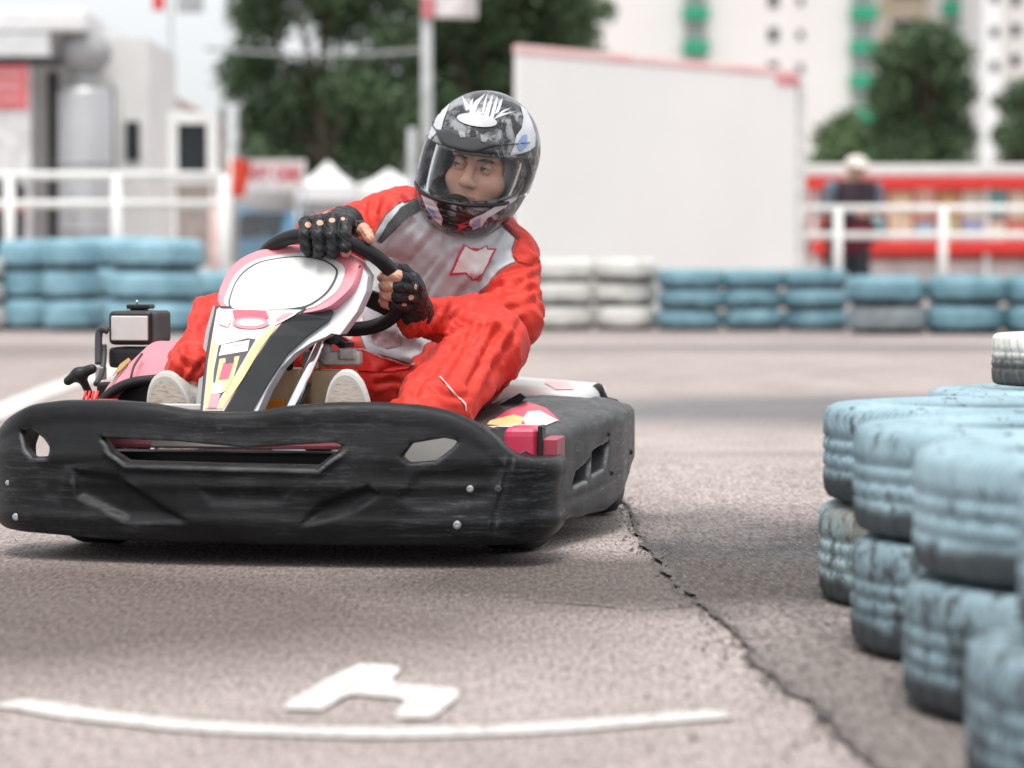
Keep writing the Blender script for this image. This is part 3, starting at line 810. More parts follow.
tk = tag(empty('silver_tank', (kx(86, TY), TY, 0)), 'tall silver metal tank with a wide grey cap beside the red sign panel', 'tank')
sT = F / TY; zT = lambda py: P(512, py, TY).z
V, Fc = lathe([(0.01, 0.05), (27 / sT, 0.05), (27.5 / sT, 0.12), (27.5 / sT, zT(94)), (25 / sT, zT(88)), (0.01, zT(86))], 36); mesh_obj('body', V, Fc, TKM, tk, True)
V, Fc = lathe([(0.01, zT(88)), (13 / sT, zT(88)), (13 / sT, zT(73)), (0.01, zT(73))], 24); mesh_obj('neck', V, Fc, GREYP, tk, True)
V, Fc = lathe([(0.01, zT(75)), (14 / sT, zT(75)), (26 / sT, zT(60)), (27 / sT, zT(48)), (20 / sT, zT(36)), (0.01, zT(30))], 28); mesh_obj('cap', V, Fc, M('cap_grey', (0.36, 0.365, 0.37), 0.5, var=0.08), tk, True)
for zb_ in (0.9, 1.6): 
    V, Fc = lathe([(27.2 / sT, zb_), (28.6 / sT, zb_), (28.6 / sT, zb_ + .05), (27.2 / sT, zb_ + .05)], 36); mesh_obj('hoop', V, Fc, GREYP, tk, True)
bn_ = tag(empty('litter_bin', (kx(6, 29.5), 29.5, 0)), 'black litter bin at the left edge before the red sign panel', 'bin')
V, Fc = lathe([(0.01, 0.0), (0.17, 0.0), (0.20, 1.25), (0.22, 1.28), (0.20, 1.36), (0.12, 1.45), (0.01, 1.47)], 24); mesh_obj('body', V, Fc, DARKG, bn_, True)
V, Fc = lathe([(0.205, 1.1), (0.212, 1.1), (0.214, 1.2), (0.206, 1.2)], 24); mesh_obj('band', V, Fc, PINKRED, bn_, True)

# hut with sloping roof behind, and the framed dark screen
hx0 = kx(148, 38)
hut = tag(empty('hut', (hx0, 38, 0)), 'small brown hut with a sloping roof behind the kiosk', 'hut')
kb('wall', 148, 216, 120, 330, 0, 2.4, M('hut_wall', (0.42, 0.36, 0.33), 0.7, var=0.15), Y=38, parent=hut, org=(hx0, 38))
for (a, b) in ((152, 162), (188, 200)):
    kb('window', a, b, 130, 175, -0.03, 0.05, GLASSD, Y=38, parent=hut, org=(hx0, 38))
ra, rb = P(142, 80, 38), P(222, 122, 38)
prism('roof', [(ra.x - hx0, -0.4, ra.z), (rb.x - hx0, -0.4, rb.z), (rb.x - hx0, -0.4, rb.z - 0.12), (ra.x - hx0, -0.4, ra.z - 0.12)], (0, 3.2, 0), M('hut_roof', (0.40, 0.30, 0.28), 0.7), hut)
fx = kx(193, 29)
fs = tag(empty('display_board', (fx, 29, 0)), 'white framed display board with a dark screen on posts', 'display board')
def fb(name, px0, px1, py0, py1, y0, d, mat): return kb(name, px0, px1, py0, py1, y0, d, mat, Y=29, parent=fs, org=(fx, 29), bev=0.01)
fb('frame', 168, 178, 112, 184, 0, 0.12, WHITE); fb('frame', 207, 218, 112, 184, 0, 0.12, WHITE)
fb('frame', 178.2, 206.8, 112, 124, 0, 0.12, WHITE); fb('frame', 178.2, 206.8, 173, 184, 0, 0.12, WHITE)
fb('screen', 178, 207, 124, 173, 0.04, 0.04, GLASSD)
fb('post', 172, 176, 184.5, 330, 0.03, 0.06, WHITE); fb('post', 210, 214, 184.5, 330, 0.03, 0.06, WHITE)

# flags, poles, cable, banner, tents
def pole(px, Y, py_top, r, mat, label, cat='pole', name='pole'):
    p = P(px, 250, Y)
    o = tag(tube(name, [(0, 0, 0), (0, 0, P(512, py_top, Y).z)], r, mat), label, cat)
    o.location = (p.x, Y, 0); return o
fp = P(427, 250, 36)
fpole = tag(empty('flagpole', (fp.x, 36, 0)), 'tall pale flagpole flying a white and red flag', 'flagpole')
tube('pole', [(0, 0, 0), (0, 0, P(512, -60, 36).z)], [0.085, 0.06], M('pole_grey', (0.55, 0.56, 0.56), 0.45), fpole)
def cloth(w, h, amp, n=16, m=8, ph=0.0):
    V, Fc = [], []
    for i in range(n + 1):
        for j in range(m + 1):
            u, v = i / n, j / m
            V.append((u * w, amp * math.sin(u * 7 + v * 1.5 + ph) * (0.3 + u), -v * h - 0.06 * h * u * math.sin(u * 3)))
    for i in range(n):
        for j in range(m):
            a = i * (m + 1) + j; Fc.append((a, a + 1, a + m + 2, a + m + 1))
    return V, Fc
def flag(name, px, py, Y, w, h, mat, parent=None, label=None, cat=None):
    V, Fc = cloth(w, h, 0.05)
    o = mesh_obj(name, V, Fc, mat, parent, True)
    sm = o.modifiers.new('s', 'SOLIDIFY'); sm.thickness = 0.004
    q = P(px, py, Y)
    o.location = (q.x, Y, q.z) if parent is None else (q.x - parent.location.x, Y - parent.location.y, q.z)
    if label: tag(o, label, cat)
    return o
flag('flag', 428, -4, 36, 0.62, 0.27, M('flag_white', (0.76, 0.72, 0.72), 0.7), fpole)
flag('flag_hoist', 422, -4, 35.9, 0.16, 0.27, M('flag_red', (0.70, 0.22, 0.25), 0.7), fpole)
lp = P(172, 250, 42)
sgn = tag(empty('signal_mast', (lp.x, 42, 0)), 'thin mast carrying a red lamp and a grey box', 'mast')
tube('pole', [(0, 0, 0), (0, 0, P(512, -30, 42).z)], 0.03, GREYP, sgn)
def sb(px0, px1, py0, py1, nm, mt):
    a, b = P(px0, py0, 42), P(px1, py1, 42)
    bm = bmesh.new(); add_box(bm, ((a.x + b.x) / 2 - lp.x, -0.1, (a.z + b.z) / 2), (b.x - a.x, 0.12, a.z - b.z), bevel=0.015); bm_obj(nm, bm, mt, sgn)
sb(154, 165, -8, 11, 'red_lamp', REDP); sb(178, 204, -8, 13, 'box', GREYP)
rf = P(229, 250, 33)
rfl = tag(empty('marker_flag', (rf.x, 33, 0)), 'orange red flag on a short white stick near the banner', 'flag')
tube('stick', [(0, 0, 0), (0.02, 0, P(512, 152, 33).z)], 0.02, WHITE, rfl)
V, Fc = cloth(0.27, 0.42, 0.03)
o = mesh_obj('cloth', V, Fc, M('flag_orange', (0.74, 0.07, 0.03), 0.6), rfl, True); o.location = (0.0, 0, P(512, 156, 33).z)
o.rotation_euler = (0, R(12), 0)
pole(232, 37, 104, 0.085, GREYP, 'plain grey post beside the dark framed display board', 'post', 'post')
pole(412, 40, 128, 0.06, GREYP, 'short grey post under the tree left of the flagpole', 'post', 'post')
pole(218, 28, 198, 0.08, M('marker_white_red', (0.78, 0.55, 0.52), 0.6), 'short red and white marker post behind the low tyres', 'marker post', 'marker_post')
ca, cb = P(205, 48, 45), P(427, 50, 45)
pts = [ca.lerp(cb, t / 14) - Vector((0, 0, 0.09 * 4 * (t / 14) * (1 - t / 14))) for t in range(15)]
tag(tube('cable', pts, 0.03, M('cable_grey', (0.35, 0.36, 0.36), 0.6)), 'grey cable sagging between the trees and the flagpole', 'cable')
def tent(px0, px1, py_top, py_eave, Y, label):
    xa, xb = P(px0, 250, Y).x, P(px1, 250, Y).x
    ze, zt = P(512, py_eave, Y).z, P(512, py_top, Y).z
    o = tag(empty('tent', ((xa + xb) / 2, Y, 0)), label, 'tent')
    w = xb - xa; d = w
    TW = M('tent_canvas', (0.82, 0.81, 0.80), 0.7, var=0.05, scale=1.5)
    V = [(-w / 2, 0, ze), (w / 2, 0, ze), (w / 2, d, ze), (-w / 2, d, ze)]
    m_ = [(-w * .22, d * .28, ze + (zt - ze) * .45), (w * .22, d * .28, ze + (zt - ze) * .45), (w * .22, d * .72, ze + (zt - ze) * .45), (-w * .22, d * .72, ze + (zt - ze) * .45)]
    V += m_ + [(0, d / 2, zt)]
    Fc = [(0, 1, 5, 4), (1, 2, 6, 5), (2, 3, 7, 6), (3, 0, 4, 7), (4, 5, 8), (5, 6, 8), (6, 7, 8), (7, 4, 8), (3, 2, 1, 0)]
    mesh_obj('canopy', V, Fc, TW, o)
    bm = bmesh.new(); add_box(bm, (0, d / 2, ze - 0.13), (w + .02, d + .02, 0.24)); bm_obj('valance', bm, TW, o)
    bm = bmesh.new(); add_box(bm, (0, d - 0.05, (ze - 0.26) / 2), (w * .98, 0.04, ze - 0.27)); bm_obj('side_wall', bm, TW, o)
    for sx in (-1, 1):
        for yy in (0.05, d - 0.1):
            tube('leg', [(sx * w * .48, yy, 0), (sx * w * .48, yy, ze - 0.25)], 0.03, STEEL, o, 8)
tent(296, 356, 160, 186, 47, 'white peaked tent behind the red lettered banner')
tent(352, 424, 168, 188, 52, 'white peaked tent left of the helmet')
tent(226, 300, 170, 190, 56, 'white peaked tent above the blue car')
bx = P(236, 250, 44)
bn = tag(empty('banner', (bx.x, 44, 0)), 'white banner with bold red letters hung between thin posts', 'banner')
xb2 = P(304, 250, 44).x - bx.x; zt, zb = P(512, 160, 44).z, P(512, 191, 44).z
bm = bmesh.new(); add_box(bm, (xb2 / 2, 0, (zt + zb) / 2), (xb2, 0.02, zt - zb)); bm_obj('cloth', bm, M('banner_white', (0.80, 0.74, 0.74), 0.6), bn)
for x in (0, xb2): tube('post', [(x, 0.04, 0), (x, 0.04, zt)], 0.025, STEEL, bn, 8)
cu = bpy.data.curves.new('t', 'FONT'); cu.body = 'КАРТ СМЕ'; cu.align_x = 'CENTER'; cu.align_y = 'CENTER'; cu.size = 0.30; cu.extrude = 0.004; cu.offset = 0.010
to = bpy.data.objects.new('t', cu); COL.objects.link(to)
dg = bpy.context.evaluated_depsgraph_get(); me = bpy.data.meshes.new_from_object(to.evaluated_get(dg))
bpy.data.objects.remove(to)
me.materials.clear(); me.materials.append(M('letter_red', (0.66, 0.02, 0.05), 0.5))
lt = link(bpy.data.objects.new('lettering', me), bn)
xs = [v.co.x for v in me.vertices]; sc = (xb2 * 0.86) / (max(xs) - min(xs))
lt.rotation_euler = (R(90), 0, 0); lt.scale = (sc * 1.06, sc * 1.6, 1); lt.location = (xb2 / 2, -0.018, (zt + zb) / 2 + 0.01)

# low paddock wall, bollard things and cars behind the left tyres
bm = bmesh.new(); add_box(bm, (0, 0, 0.26), (5.8, 0.18, 0.52), bevel=0.03)
pw = tag(bm_obj('paddock_wall', bm, M('paddock_white', (0.62, 0.61, 0.60), 0.7, var=0.15, scale=2)), 'low pale wall along the paddock behind the tyres', 'wall'); pw.location = (P(370, 250, 33).x, 33, 0)
def car(px, Y, rz, mat, label):
    o = tag(empty('parked_car', (P(px, 250, Y).x, Y, 0), rz), label, 'car')
    prof = [(-2.0, 0.32), (-2.05, 0.62), (-1.85, 0.80), (-1.05, 0.90), (-0.45, 1.38), (0.75, 1.42), (1.45, 0.98), (1.95, 0.92), (2.05, 0.6), (2.0, 0.32)]
    prism('body', [(x, -0.82, z) for x, z in prof], (0, 1.64, 0), mat, o, bevel=0.07, smooth=False)
    for sy in (-0.83, 0.83):
        prism('side_window', [(-0.92, sy, 0.92), (-0.42, sy, 1.30), (0.70, sy, 1.33), (1.25, sy, 0.96)], (0, 0.012 * (1 if sy > 0 else -1), 0), GLASSD, o)
    prism('windscreen', [(-1.07, -0.68, 0.93), (-0.50, -0.62, 1.36), (-0.50, 0.62, 1.36), (-1.07, 0.68, 0.93)], (-0.02, 0, 0.012), GLASSD, o)
    prism('rear_window', [(1.40, -0.66, 1.03), (0.82, -0.6, 1.40), (0.82, 0.6, 1.40), (1.40, 0.66, 1.03)], (0.02, 0, 0.012), GLASSD, o)
    for x in (-1.3, 1.25):
        for y in (-0.78, 0.78):
            V, Fc = lathe([(0.0, -0.08), (0.2, -0.09), (0.29, -0.1), (0.31, -0.06), (0.31, 0.06), (0.29, 0.1), (0.2, 0.09), (0, 0.08)], 24, 'Y')
            w = mesh_obj('wheel', [(v[1] + x, v[0] + y, v[2] + 0.31) for v in V], Fc, BLACKT, o, True)
    for y in (-0.62, 0.62):
        bm = bmesh.new(); add_box(bm, (-2.03, y, 0.66), (0.06, 0.3, 0.14), bevel=0.02); bm_obj('headlight', bm, WHITE, o)
car(262, 48, R(75), BLUEP, 'dark blue parked car below the red lettered banner')
car(196, 44, R(82), M('light_blue_paint', (0.14, 0.33, 0.5), 0.35), 'light blue parked car under the dark framed display board')
car(330, 50, R(8), M('silver_paint', (0.5, 0.5, 0.51), 0.35, metal=0.3), 'silver parked car in front of the white peaked tents')
ob = P(269, 236, 31)
F_ = Field((-.2, -.2, -.2), (.2, .2, .2), 0.02); 
def ball(label, p, r, mat):
    V, Fc = lathe([(r * math.sin(math.pi * i / 12) + (1e-4), -r * math.cos(math.pi * i / 12)) for i in range(13)], 24)
    o = tag(mesh_obj('marker_buoy', V, Fc, mat, None, True), label, 'marker'); o.location = p
ball('orange round marker on the paddock wall', (ob.x, 33, 0.52 + 0.09), 0.09, M('orange_plastic', (0.78, 0.16, 0.06), 0.5))

# ------------------------------------------------------------------ spectator
SY = 30.95
sx = P(846, 250, SY).x
H0 = 1.70
f = Field((-.45, -.75, -.02), (.45, .35, 1.78), 0.018)
f.seg((-.10, 0, .06), (-.10, .01, .48), .065, .075, .03); f.seg((-.10, .01, .48), (-.09, .02, .90), .085, .11, .05)
f.seg((.10, -.05, .06), (.10, -.02, .48), .065, .075, .03); f.seg((.10, -.02, .48), (.09, .02, .90), .085, .11, .05)
f.seg((-.10, -.10, .045), (-.10, .06, .05), .045, .05, .02); f.seg((.10, -.15, .045), (.10, .01, .05), .045, .05, .02)
f.ell((0, .02, .95), (.19, .13, .18), .06); f.ell((0, -.02, 1.22), (.21, .14, .27), .08); f.seg((-.16, -.03, 1.40), (.16, -.03, 1.40), .07, .07, .05)
f.seg((0, -.03, 1.42), (0, -.06, 1.52), .058, .055, .03); f.ell((0, -.08, 1.60), (.080, .10, .115), .02)
f.seg((0, -.17, 1.59), (0, -.195, 1.575), .015, .02, .02)
for sgn_ in (-1, 1):
    f.seg((sgn_ * .20, -.03, 1.40), (sgn_ * .26, -.02, 1.14), .065, .052, .03)
    f.seg((sgn_ * .26, -.02, 1.14), (sgn_ * .10 + .06, -.30, 1.13), .052, .04, .02)
    for q in range(4):
        f.seg((sgn_ * .10 + .06 + q * .018 - .027, -.31, 1.13), (sgn_ * .10 + .06 + q * .02 - .03, -.385, 1.11), .012, .010, .006)
    f.seg((sgn_ * .10 + .03, -.30, 1.14), (sgn_ * .10 + .02, -.35, 1.15), .012, .010, .008)
V, Q = f.mesh()
cz = V[Q].mean(1)
fm = np.zeros(len(Q), int)
fm[cz[:, 2] < 0.10] = 0
fm[(cz[:, 2] >= .09) & (cz[:, 2] < .98)] = 1
fm[(cz[:, 2] >= .98)] = 2
arm = (abs(cz[:, 0]) > .195) | ((cz[:, 1] < -.17) & (cz[:, 2] < 1.3))
fm[arm & (cz[:, 2] > 1.0)] = 3
fm[(cz[:, 1] < -.285) & (cz[:, 2] < 1.3) & (cz[:, 2] > 1.0)] = 4
fm[(cz[:, 2] > 1.47)] = 4
sp_ = tag(smooth_obj('person', V, Q, None, mats=[DARKG, M('dark_trousers', (0.05, 0.055, 0.07), 0.8), M('dark_vest', (0.05, 0.035, 0.045), 0.8), M('grey_blue_sleeve', (0.15, 0.18, 0.23), 0.8), M('skin_far', (0.55, 0.33, 0.25), 0.5)], fmat=fm),
    'spectator in dark vest, maroon apron and pale cap leaning on the white railing', 'person')
sp_.location = (sx, SY, 0); sp_.rotation_euler = (R(5), 0, R(22)); sp_.scale = (1.32, 1.15, 1.0)
f = Field((-.15, -.3, 1.5), (.15, .1, 1.8), 0.012)
f.ell((0, -.07, 1.64), (.098, .118, .10), .01); f.box((0, -.09, 1.55), (.2, .25, .06), 0.0, 0.01, cut=True); f.ell((0, -.19, 1.625), (.07, .08, .012), .02)
V, Q = f.mesh(); smooth_obj('cap', V, Q, M('cap_cream', (0.78, 0.72, 0.64), 0.7), sp_)
f = Field((-.3, -.3, .65), (.3, .25, 1.02), 0.018)
f.ell((0, .0, .90), (.245, .18, .25), .02); V, Q = f.mesh(); smooth_obj('apron', V, Q, M('maroon_apron', (0.17, 0.02, 0.04), 0.8), sp_)
# ------------------------------------------------------------------ the go-kart
def scuff_mat(name, col, pale, amt=0.55, stretch=(3, 3, 40), rough=0.42):
    m, nt, bs, out = newmat(name)
    a = noise_tex(nt, 3.2, 7, 0.75, stretch=stretch, dist=0.4)
    b = noise_tex(nt, 5, 6, 0.65)
    k = noise_tex(nt, 3.2, 3, 0.5)
    mul = nt.nodes.new('ShaderNodeMath'); mul.operation = 'MULTIPLY'
    nt.links.new(ramp(nt, a, [(0.50, 0), (0.68, 1)]), mul.inputs[0]); nt.links.new(ramp(nt, k, [(0.40, 0.1), (0.62, 1)]), mul.inputs[1])
    c = mix_rgb(nt, ramp(nt, b, [(0.4, 0), (0.7, 1)]), col, tuple(x * 1.7 for x in col))
    sc = nt.nodes.new('ShaderNodeMath'); sc.operation = 'MULTIPLY'; sc.inputs[1].default_value = amt
    nt.links.new(mul.outputs[0], sc.inputs[0])
    c = mix_rgb(nt, sc.outputs[0], c, pale)
    fs1 = noise_tex(nt, 9, 5, 0.78, stretch=tuple(x * 1.6 for x in stretch), dist=0.3)
    sc3 = nt.nodes.new('ShaderNodeMath'); sc3.operation = 'MULTIPLY'; nt.links.new(ramp(nt, fs1, [(0.60, 0), (0.68, 0.8)]), sc3.inputs[0]); nt.links.new(ramp(nt, k, [(0.42, 0.05), (0.6, 1)]), sc3.inputs[1])
    c = mix_rgb(nt, sc3.outputs[0], c, tuple(x * 1.5 for x in pale))
    dk = noise_tex(nt, 11, 6, 0.7)
    c = mix_rgb(nt, ramp(nt, dk, [(0.3, 0.75), (0.5, 0.0)]), c, tuple(x * 0.35 for x in col))
    geo = nt.nodes.new('ShaderNodeNewGeometry')
    wear = nt.nodes.new('ShaderNodeMath'); wear.operation = 'MULTIPLY'
    nt.links.new(ramp(nt, geo.outputs['Pointiness'], [(0.515, 0), (0.56, 0.8)]), wear.inputs[0]); nt.links.new(ramp(nt, b, [(0.35, 0.15), (0.6, 1)]), wear.inputs[1])
    c = mix_rgb(nt, wear.outputs[0], c, tuple(x * 1.6 for x in pale))
    bs.inputs['Specular IOR Level'].default_value = 0.22
    nt.links.new(c, bs.inputs['Base Color'])
    nt.links.new(ramp(nt, a, [(0.3, rough - 0.1), (0.7, rough + 0.2)]), bs.inputs['Roughness'])
    p = bump(nt, bs, a, 0.25, 0.002)
    bump(nt, bs, b, 0.15, 0.004, p)
    return m
BLKPL = scuff_mat('scuffed_black_plastic', (0.0085, 0.009, 0.010), (0.115, 0.12, 0.125))
PODPL = scuff_mat('scuffed_grey_black_plastic', (0.045, 0.046, 0.048), (0.28, 0.285, 0.29), 0.8, (6, 2, 14))
BLKSAT = M('satin_black', (0.022, 0.022, 0.024), 0.38, var=0.1, scale=12, bmp=0.1)
BLKGR = M('charcoal_plastic', (0.06, 0.064, 0.068), 0.45, var=0.1, scale=12)
SILV = M('silver_grey_plastic', (0.52, 0.53, 0.57), 0.38, var=0.05, scale=8)
KWHITE = M('sticker_white', (0.64, 0.63, 0.615), 0.35, var=0.05, scale=14)
KPINK = M('sticker_pink_red', (0.76, 0.24, 0.29), 0.38, var=0.08, scale=10)
KRED = M('sticker_red', (0.70, 0.055, 0.12), 0.35, var=0.1, scale=10)
KPALE = M('sticker_pale_pink', (0.80, 0.52, 0.52), 0.4, var=0.08, scale=12)
KYEL = M('sticker_yellow', (0.80, 0.57, 0.24), 0.4, var=0.06, scale=12)
KDARK = M('sticker_dark', (0.07, 0.07, 0.075), 0.4, var=0.1)
kart = tag(empty('go_kart'), 'rental go kart with black bumper and blank white number plate cornering', 'go kart')
kart.matrix_world = KM
def kp(o): return o

# --- front bumper: one scuffed plastic moulding with slots
topx = [(-20, 452, .26), (-3, 428, .20), (12, 416, .12), (30, 407, .09), (60, 403, .07), (110, 403, .05), (150, 406, .04), (190, 413, .04), (225, 415, .04), (255, 414, .04), (290, 408, .04), (330, 405, .04), (380, 405, .04), (420, 408, .05), (450, 414, .06), (478, 426, .07), (500, 443, .08), (512, 456, .09), (524, 461, .10), (562, 461, .16), (590, 461, .2)]
TP = np.array([K(*t) for t in topx])
botx = [(-10, 526, .22), (10, 531, .12), (60, 537, .06), (120, 542, .04), (300, 546, .03), (460, 547, .06), (530, 546, .09), (562, 538, .16)]
BP = np.array([K(*t) for t in botx])
f = Field((-.64, -.06, .02), (.64, .42, .37), 0.0045)
X, Y, Z = f.ax[0][:, None, None], f.ax[1][None, :, None], f.ax[2][None, None, :]
zt = np.interp(X, TP[:, 0], TP[:, 2]).astype(np.float32); zb = np.interp(X, BP[:, 0], BP[:, 2]).astype(np.float32)
ker = np.ones(9) / 9
def smooth1(a): return np.convolve(np.pad(a[:, 0, 0], 4, mode='edge'), ker, 'valid')[:, None, None].astype(np.float32)
zt, zb = smooth1(zt), smooth1(zb)
xr, xl = .560, -.638
cx, hx = (xr + xl) / 2, (xr - xl) / 2
Yb = Y - 0.085 * (np.abs(X) / .58) ** 2.2
qx, qy = np.abs(X - cx) - (hx - .12), np.abs(Yb - .30) - (.30 - .12)
dpl = np.sqrt(np.maximum(qx, 0) ** 2 + np.maximum(qy, 0) ** 2) + np.minimum(np.maximum(qx, qy), 0) - .12
lean = np.maximum(Z - .22, 0) * .30 + np.maximum(.10 - Z, 0) ** 1.0 * .35
def pxz(poly, y): return [(K(a, b, y)[0], K(a, b, y)[2]) for a, b in poly]
xa, za = f.ax[0][:, None], f.ax[2][None, :]
d = dpl + lean
ridge = 0.004 * np.exp(-((Z - (.165 + .0 * X)) / .012) ** 2) * sstep(.50, .42, np.abs(X))
d = d - ridge - .007 * sstep(.11, .085, Z)
# pressed recesses
for poly, dep in (([(72, 468), (122, 474), (196, 521), (130, 522), (76, 497)], .016), ([(372, 482), (384, 494), (356, 512), (300, 526), (322, 500)], .014), ([(200, 485), (300, 485), (285, 505), (215, 505)], .008),
                  ([(30, 462), (110, 460), (66, 470), (60, 505), (40, 500)], .006), ([(420, 470), (505, 466), (490, 505), (430, 512), (395, 500)], .006)):
    s = sd_poly(xa, za, pxz(poly, .04))
    d = d + (dep * sstep(.004, -.018, s))[:, None, :]
rim = [(101, 437), (180, 440), (250, 446), (340, 441), (347, 446), (322, 466), (130, 462), (115, 452)]
s_ = sd_poly(xa, za, pxz(rim, .04)); zs_ = K(220, 449, .04)[2]; d = d - (.009 * np.exp(-((s_ - .008) / .007) ** 2) * (0.12 + 0.88 * sstep(zs_ + .004, zs_ - .012, za + 0 * xa)))[:, None, :]
seam = np.exp(-((X - (np.interp(Z, [.06, .22], [K(492, 520, .08)[0], K(512, 462, .08)[0]]))) / .004) ** 2) * .004
d = d + seam
d = d + .0025 * np.sin(X * 23 + Z * 31) * np.sin(X * 11 - Z * 17)
sh = smax(d, -(d + .042), .02)
sh = smax(sh, Z - zt, .022); sh = smax(sh, zb - Z, .03)
back = np.where(X > 0, .29, .36)
sh = smax(sh, Y - back, .02)
# a top lip that rolls backwards
lip = smax(smax(d, -(d + .085), .02), np.abs(Z - zt + .012) - .012, .015); lip = smax(lip, Y - .30, .02)
sh = smin(sh, lip, .02)
slots = [[(101, 438), (180, 441), (250, 447), (338, 442), (345, 446), (322, 464), (130, 460), (115, 451)],
         [(19, 432), (30, 430), (44, 438), (52, 447), (51, 456), (35, 457), (26, 448)],
         [(407, 455), (416, 442), (447, 437), (460, 440), (456, 446), (440, 459), (414, 461)]]
for sl in slots:
    y_ = .04 if sl[0][0] == 101 else .08
    s = sd_poly(xa, za, pxz(sl, y_))[:, None, :]
    cutb = np.maximum(s + .0 * Y, Y - .26)
    sh = smax(sh, -cutb, .010)
f.F = sh.astype(np.float32)
V, Q = f.mesh()
bumper = smooth_obj('front_bumper', V, Q, BLKPL, kart)
BB = bvh_of(V, Q)
def rivet(px, py, r, mat, parent, bv=None, nm='bolt'):
    h = on_kart(bv or BB, 0.0)(px, py)
    if h is None: return
    Vv, Fv = [], []
    V_, F_q = lathe([(0.0001, .35), (.5, .32), (.85, .2), (1, 0), (0.0001, -.05)], 14, 'Y')
    o = mesh_obj(nm, [(v[1] * r + h[0], -v[0] * r + h[1], v[2] * r + h[2]) for v in V_], F_q, mat, parent, True)
GREYB = M('bolt_grey', (0.45, 0.45, 0.46), 0.4, metal=0.4)
for a, b, r, m_ in ((470, 489, .008, GREYB), (457, 525, .009, GREYB), (498, 489, .008, BLKGR), (16, 517, .008, GREYB), (8, 483, .006, GREYB)):
    rivet(a, b, r, m_, bumper)

# --- chassis: floor pan, tubes, inner pink bar behind the slot
FLOORM = M('floor_tray', (0.30, 0.30, 0.31), 0.4, metal=0.6, var=0.15)
prism('shade_sheet', [(-.30, .06, .058), (.30, .06, .058), (.50, .16, .058), (.50, 1.15, .058), (-.50, 1.15, .058), (-.55, .2, .058)], (0, 0, .005), BLKSAT, kart)  # unseen sheet added to keep light off the ground below
prism('floor_tray', [(-.28, .22, .066), (.28, .22, .066), (.36, .55, .066), (.36, 1.0, .066), (-.36, 1.0, .066), (-.36, .55, .066)], (0, 0, .006), FLOORM, kart)
TUBEM = M('black_tube_steel', (0.03, 0.03, 0.032), 0.35, metal=0.3)
for s_ in (-1, 1):
    tube('chassis_tube', spline([(s_ * .20, .12, .075), (s_ * .25, .3, .07), (s_ * .36, .6, .07), (s_ * .34, 1.0, .075), (s_ * .30, 1.45, .085)], 6), .016, TUBEM, kart)
tube('chassis_tube', [(-.36, .36, .075), (.36, .36, .075)], .016, TUBEM, kart)
tube('chassis_tube', [(-.34, 1.05, .075), (.34, 1.05, .075)], .016, TUBEM, kart)
a, b = K(96, 442, .16), K(352, 446, .16)
bm = bmesh.new(); add_box(bm, ((a[0] + b[0]) / 2, .17, a[2] + .006), (b[0] - a[0] + .1, .03, .034), bevel=.008); bar = bm_obj('nose_support', bm, KPINK, kart)
bm = bmesh.new(); add_box(bm, ((a[0] + b[0]) / 2 - .05, .15, a[2] + .003), (.2, .012, .020), bevel=.002); bm_obj('stripe', bm, KWHITE, bar)
bm = bmesh.new(); add_box(bm, ((a[0] + b[0]) / 2, .20, a[2] - .060), (b[0] - a[0] + .16, .05, .085), bevel=.01); bm_obj('front_beam', bm, BLKSAT, kart)
a = K(435, 448, .2)
bm = bmesh.new(); add_box(bm, (a[0], .20, a[2]), (.13, .02, .08), bevel=.006); bm_obj('wheel_shield', bm, KWHITE, kart)

# --- nose panel: number plate leaning over the steering wheel and the long stem below it
def slant(px, py, y_at): return K(px, py, y_at)
# plate (upper) plane and stem (lower) plane
PL = (0.36, 0.52, 0.95)      # y at z, slope
SL_ = (0.26, 0.40, 0.80)
def pl(px, py, off=0.0):
    return Vector(KP(px, py, *PL)) + Vector((0, -1, PL[2])).normalized() * off
def st(px, py, off=0.0):
    return Vector(KP(px, py, *SL_)) + Vector((0, -1, SL_[2])).normalized() * off
def loft(name, loops, mat, parent, cap_first=True, cap_last=True, smooth=False):
    bm = bmesh.new(); rows = [[bm.verts.new(Vector(p)) for p in lp] for lp in loops]
    n = len(rows[0])
    for i in range(len(rows) - 1):
        for k in range(n):
            bm.faces.new((rows[i][k], rows[i][(k + 1) % n], rows[i + 1][(k + 1) % n], rows[i + 1][k]))
    if cap_first: bm.faces.new(rows[0])
    if cap_last: bm.faces.new(rows[-1][::-1])
    return bm_obj(name, bm, mat, parent, smooth)
def rs(poly, n=5): # closed smooth outline in pixels
    P3 = [Vector((x, y, 0)) for x, y in poly]; m = len(P3); out = []
    for i in range(m):
        p0, p1, p2, p3 = P3[i - 1], P3[i], P3[(i + 1) % m], P3[(i + 2) % m]
        for k in range(n):
            t = k / n
            q = 0.5 * ((2 * p1) + (p2 - p0) * t + (2 * p0 - 5 * p1 + 4 * p2 - p3) * t * t + (3 * p1 - p0 - 3 * p2 + p3) * t ** 3)
            out.append((q.x, q.y))
    return out
nose = empty('nose_panel'); nose.parent = kart
plate_o = rs([(219, 302), (221, 288), (230, 270), (245, 257), (268, 249), (298, 246), (328, 248), (350, 256), (358, 266), (352, 285), (340, 298), (325, 308), (300, 313), (260, 313), (228, 310)], 4)
bk = Vector((0.008, .030, -.005))
LP = [pl(*p) for p in plate_o]
cen_ = sum(LP, Vector()) / len(LP)
LPo = [cen_ + (p - cen_) * 1.03 + Vector((0, .008, 0)) for p in LP]
NOSEB = loft('plate_shell', [LP, LPo, [p + bk for p in LPo]], KPINK, nose, True, True)
ring_w = rs([(227, 307), (228, 289), (238, 272), (254, 261), (274, 256), (300, 253), (324, 256), (341, 264), (345, 273), (338, 290), (325, 301), (308, 309), (270, 311)], 4)
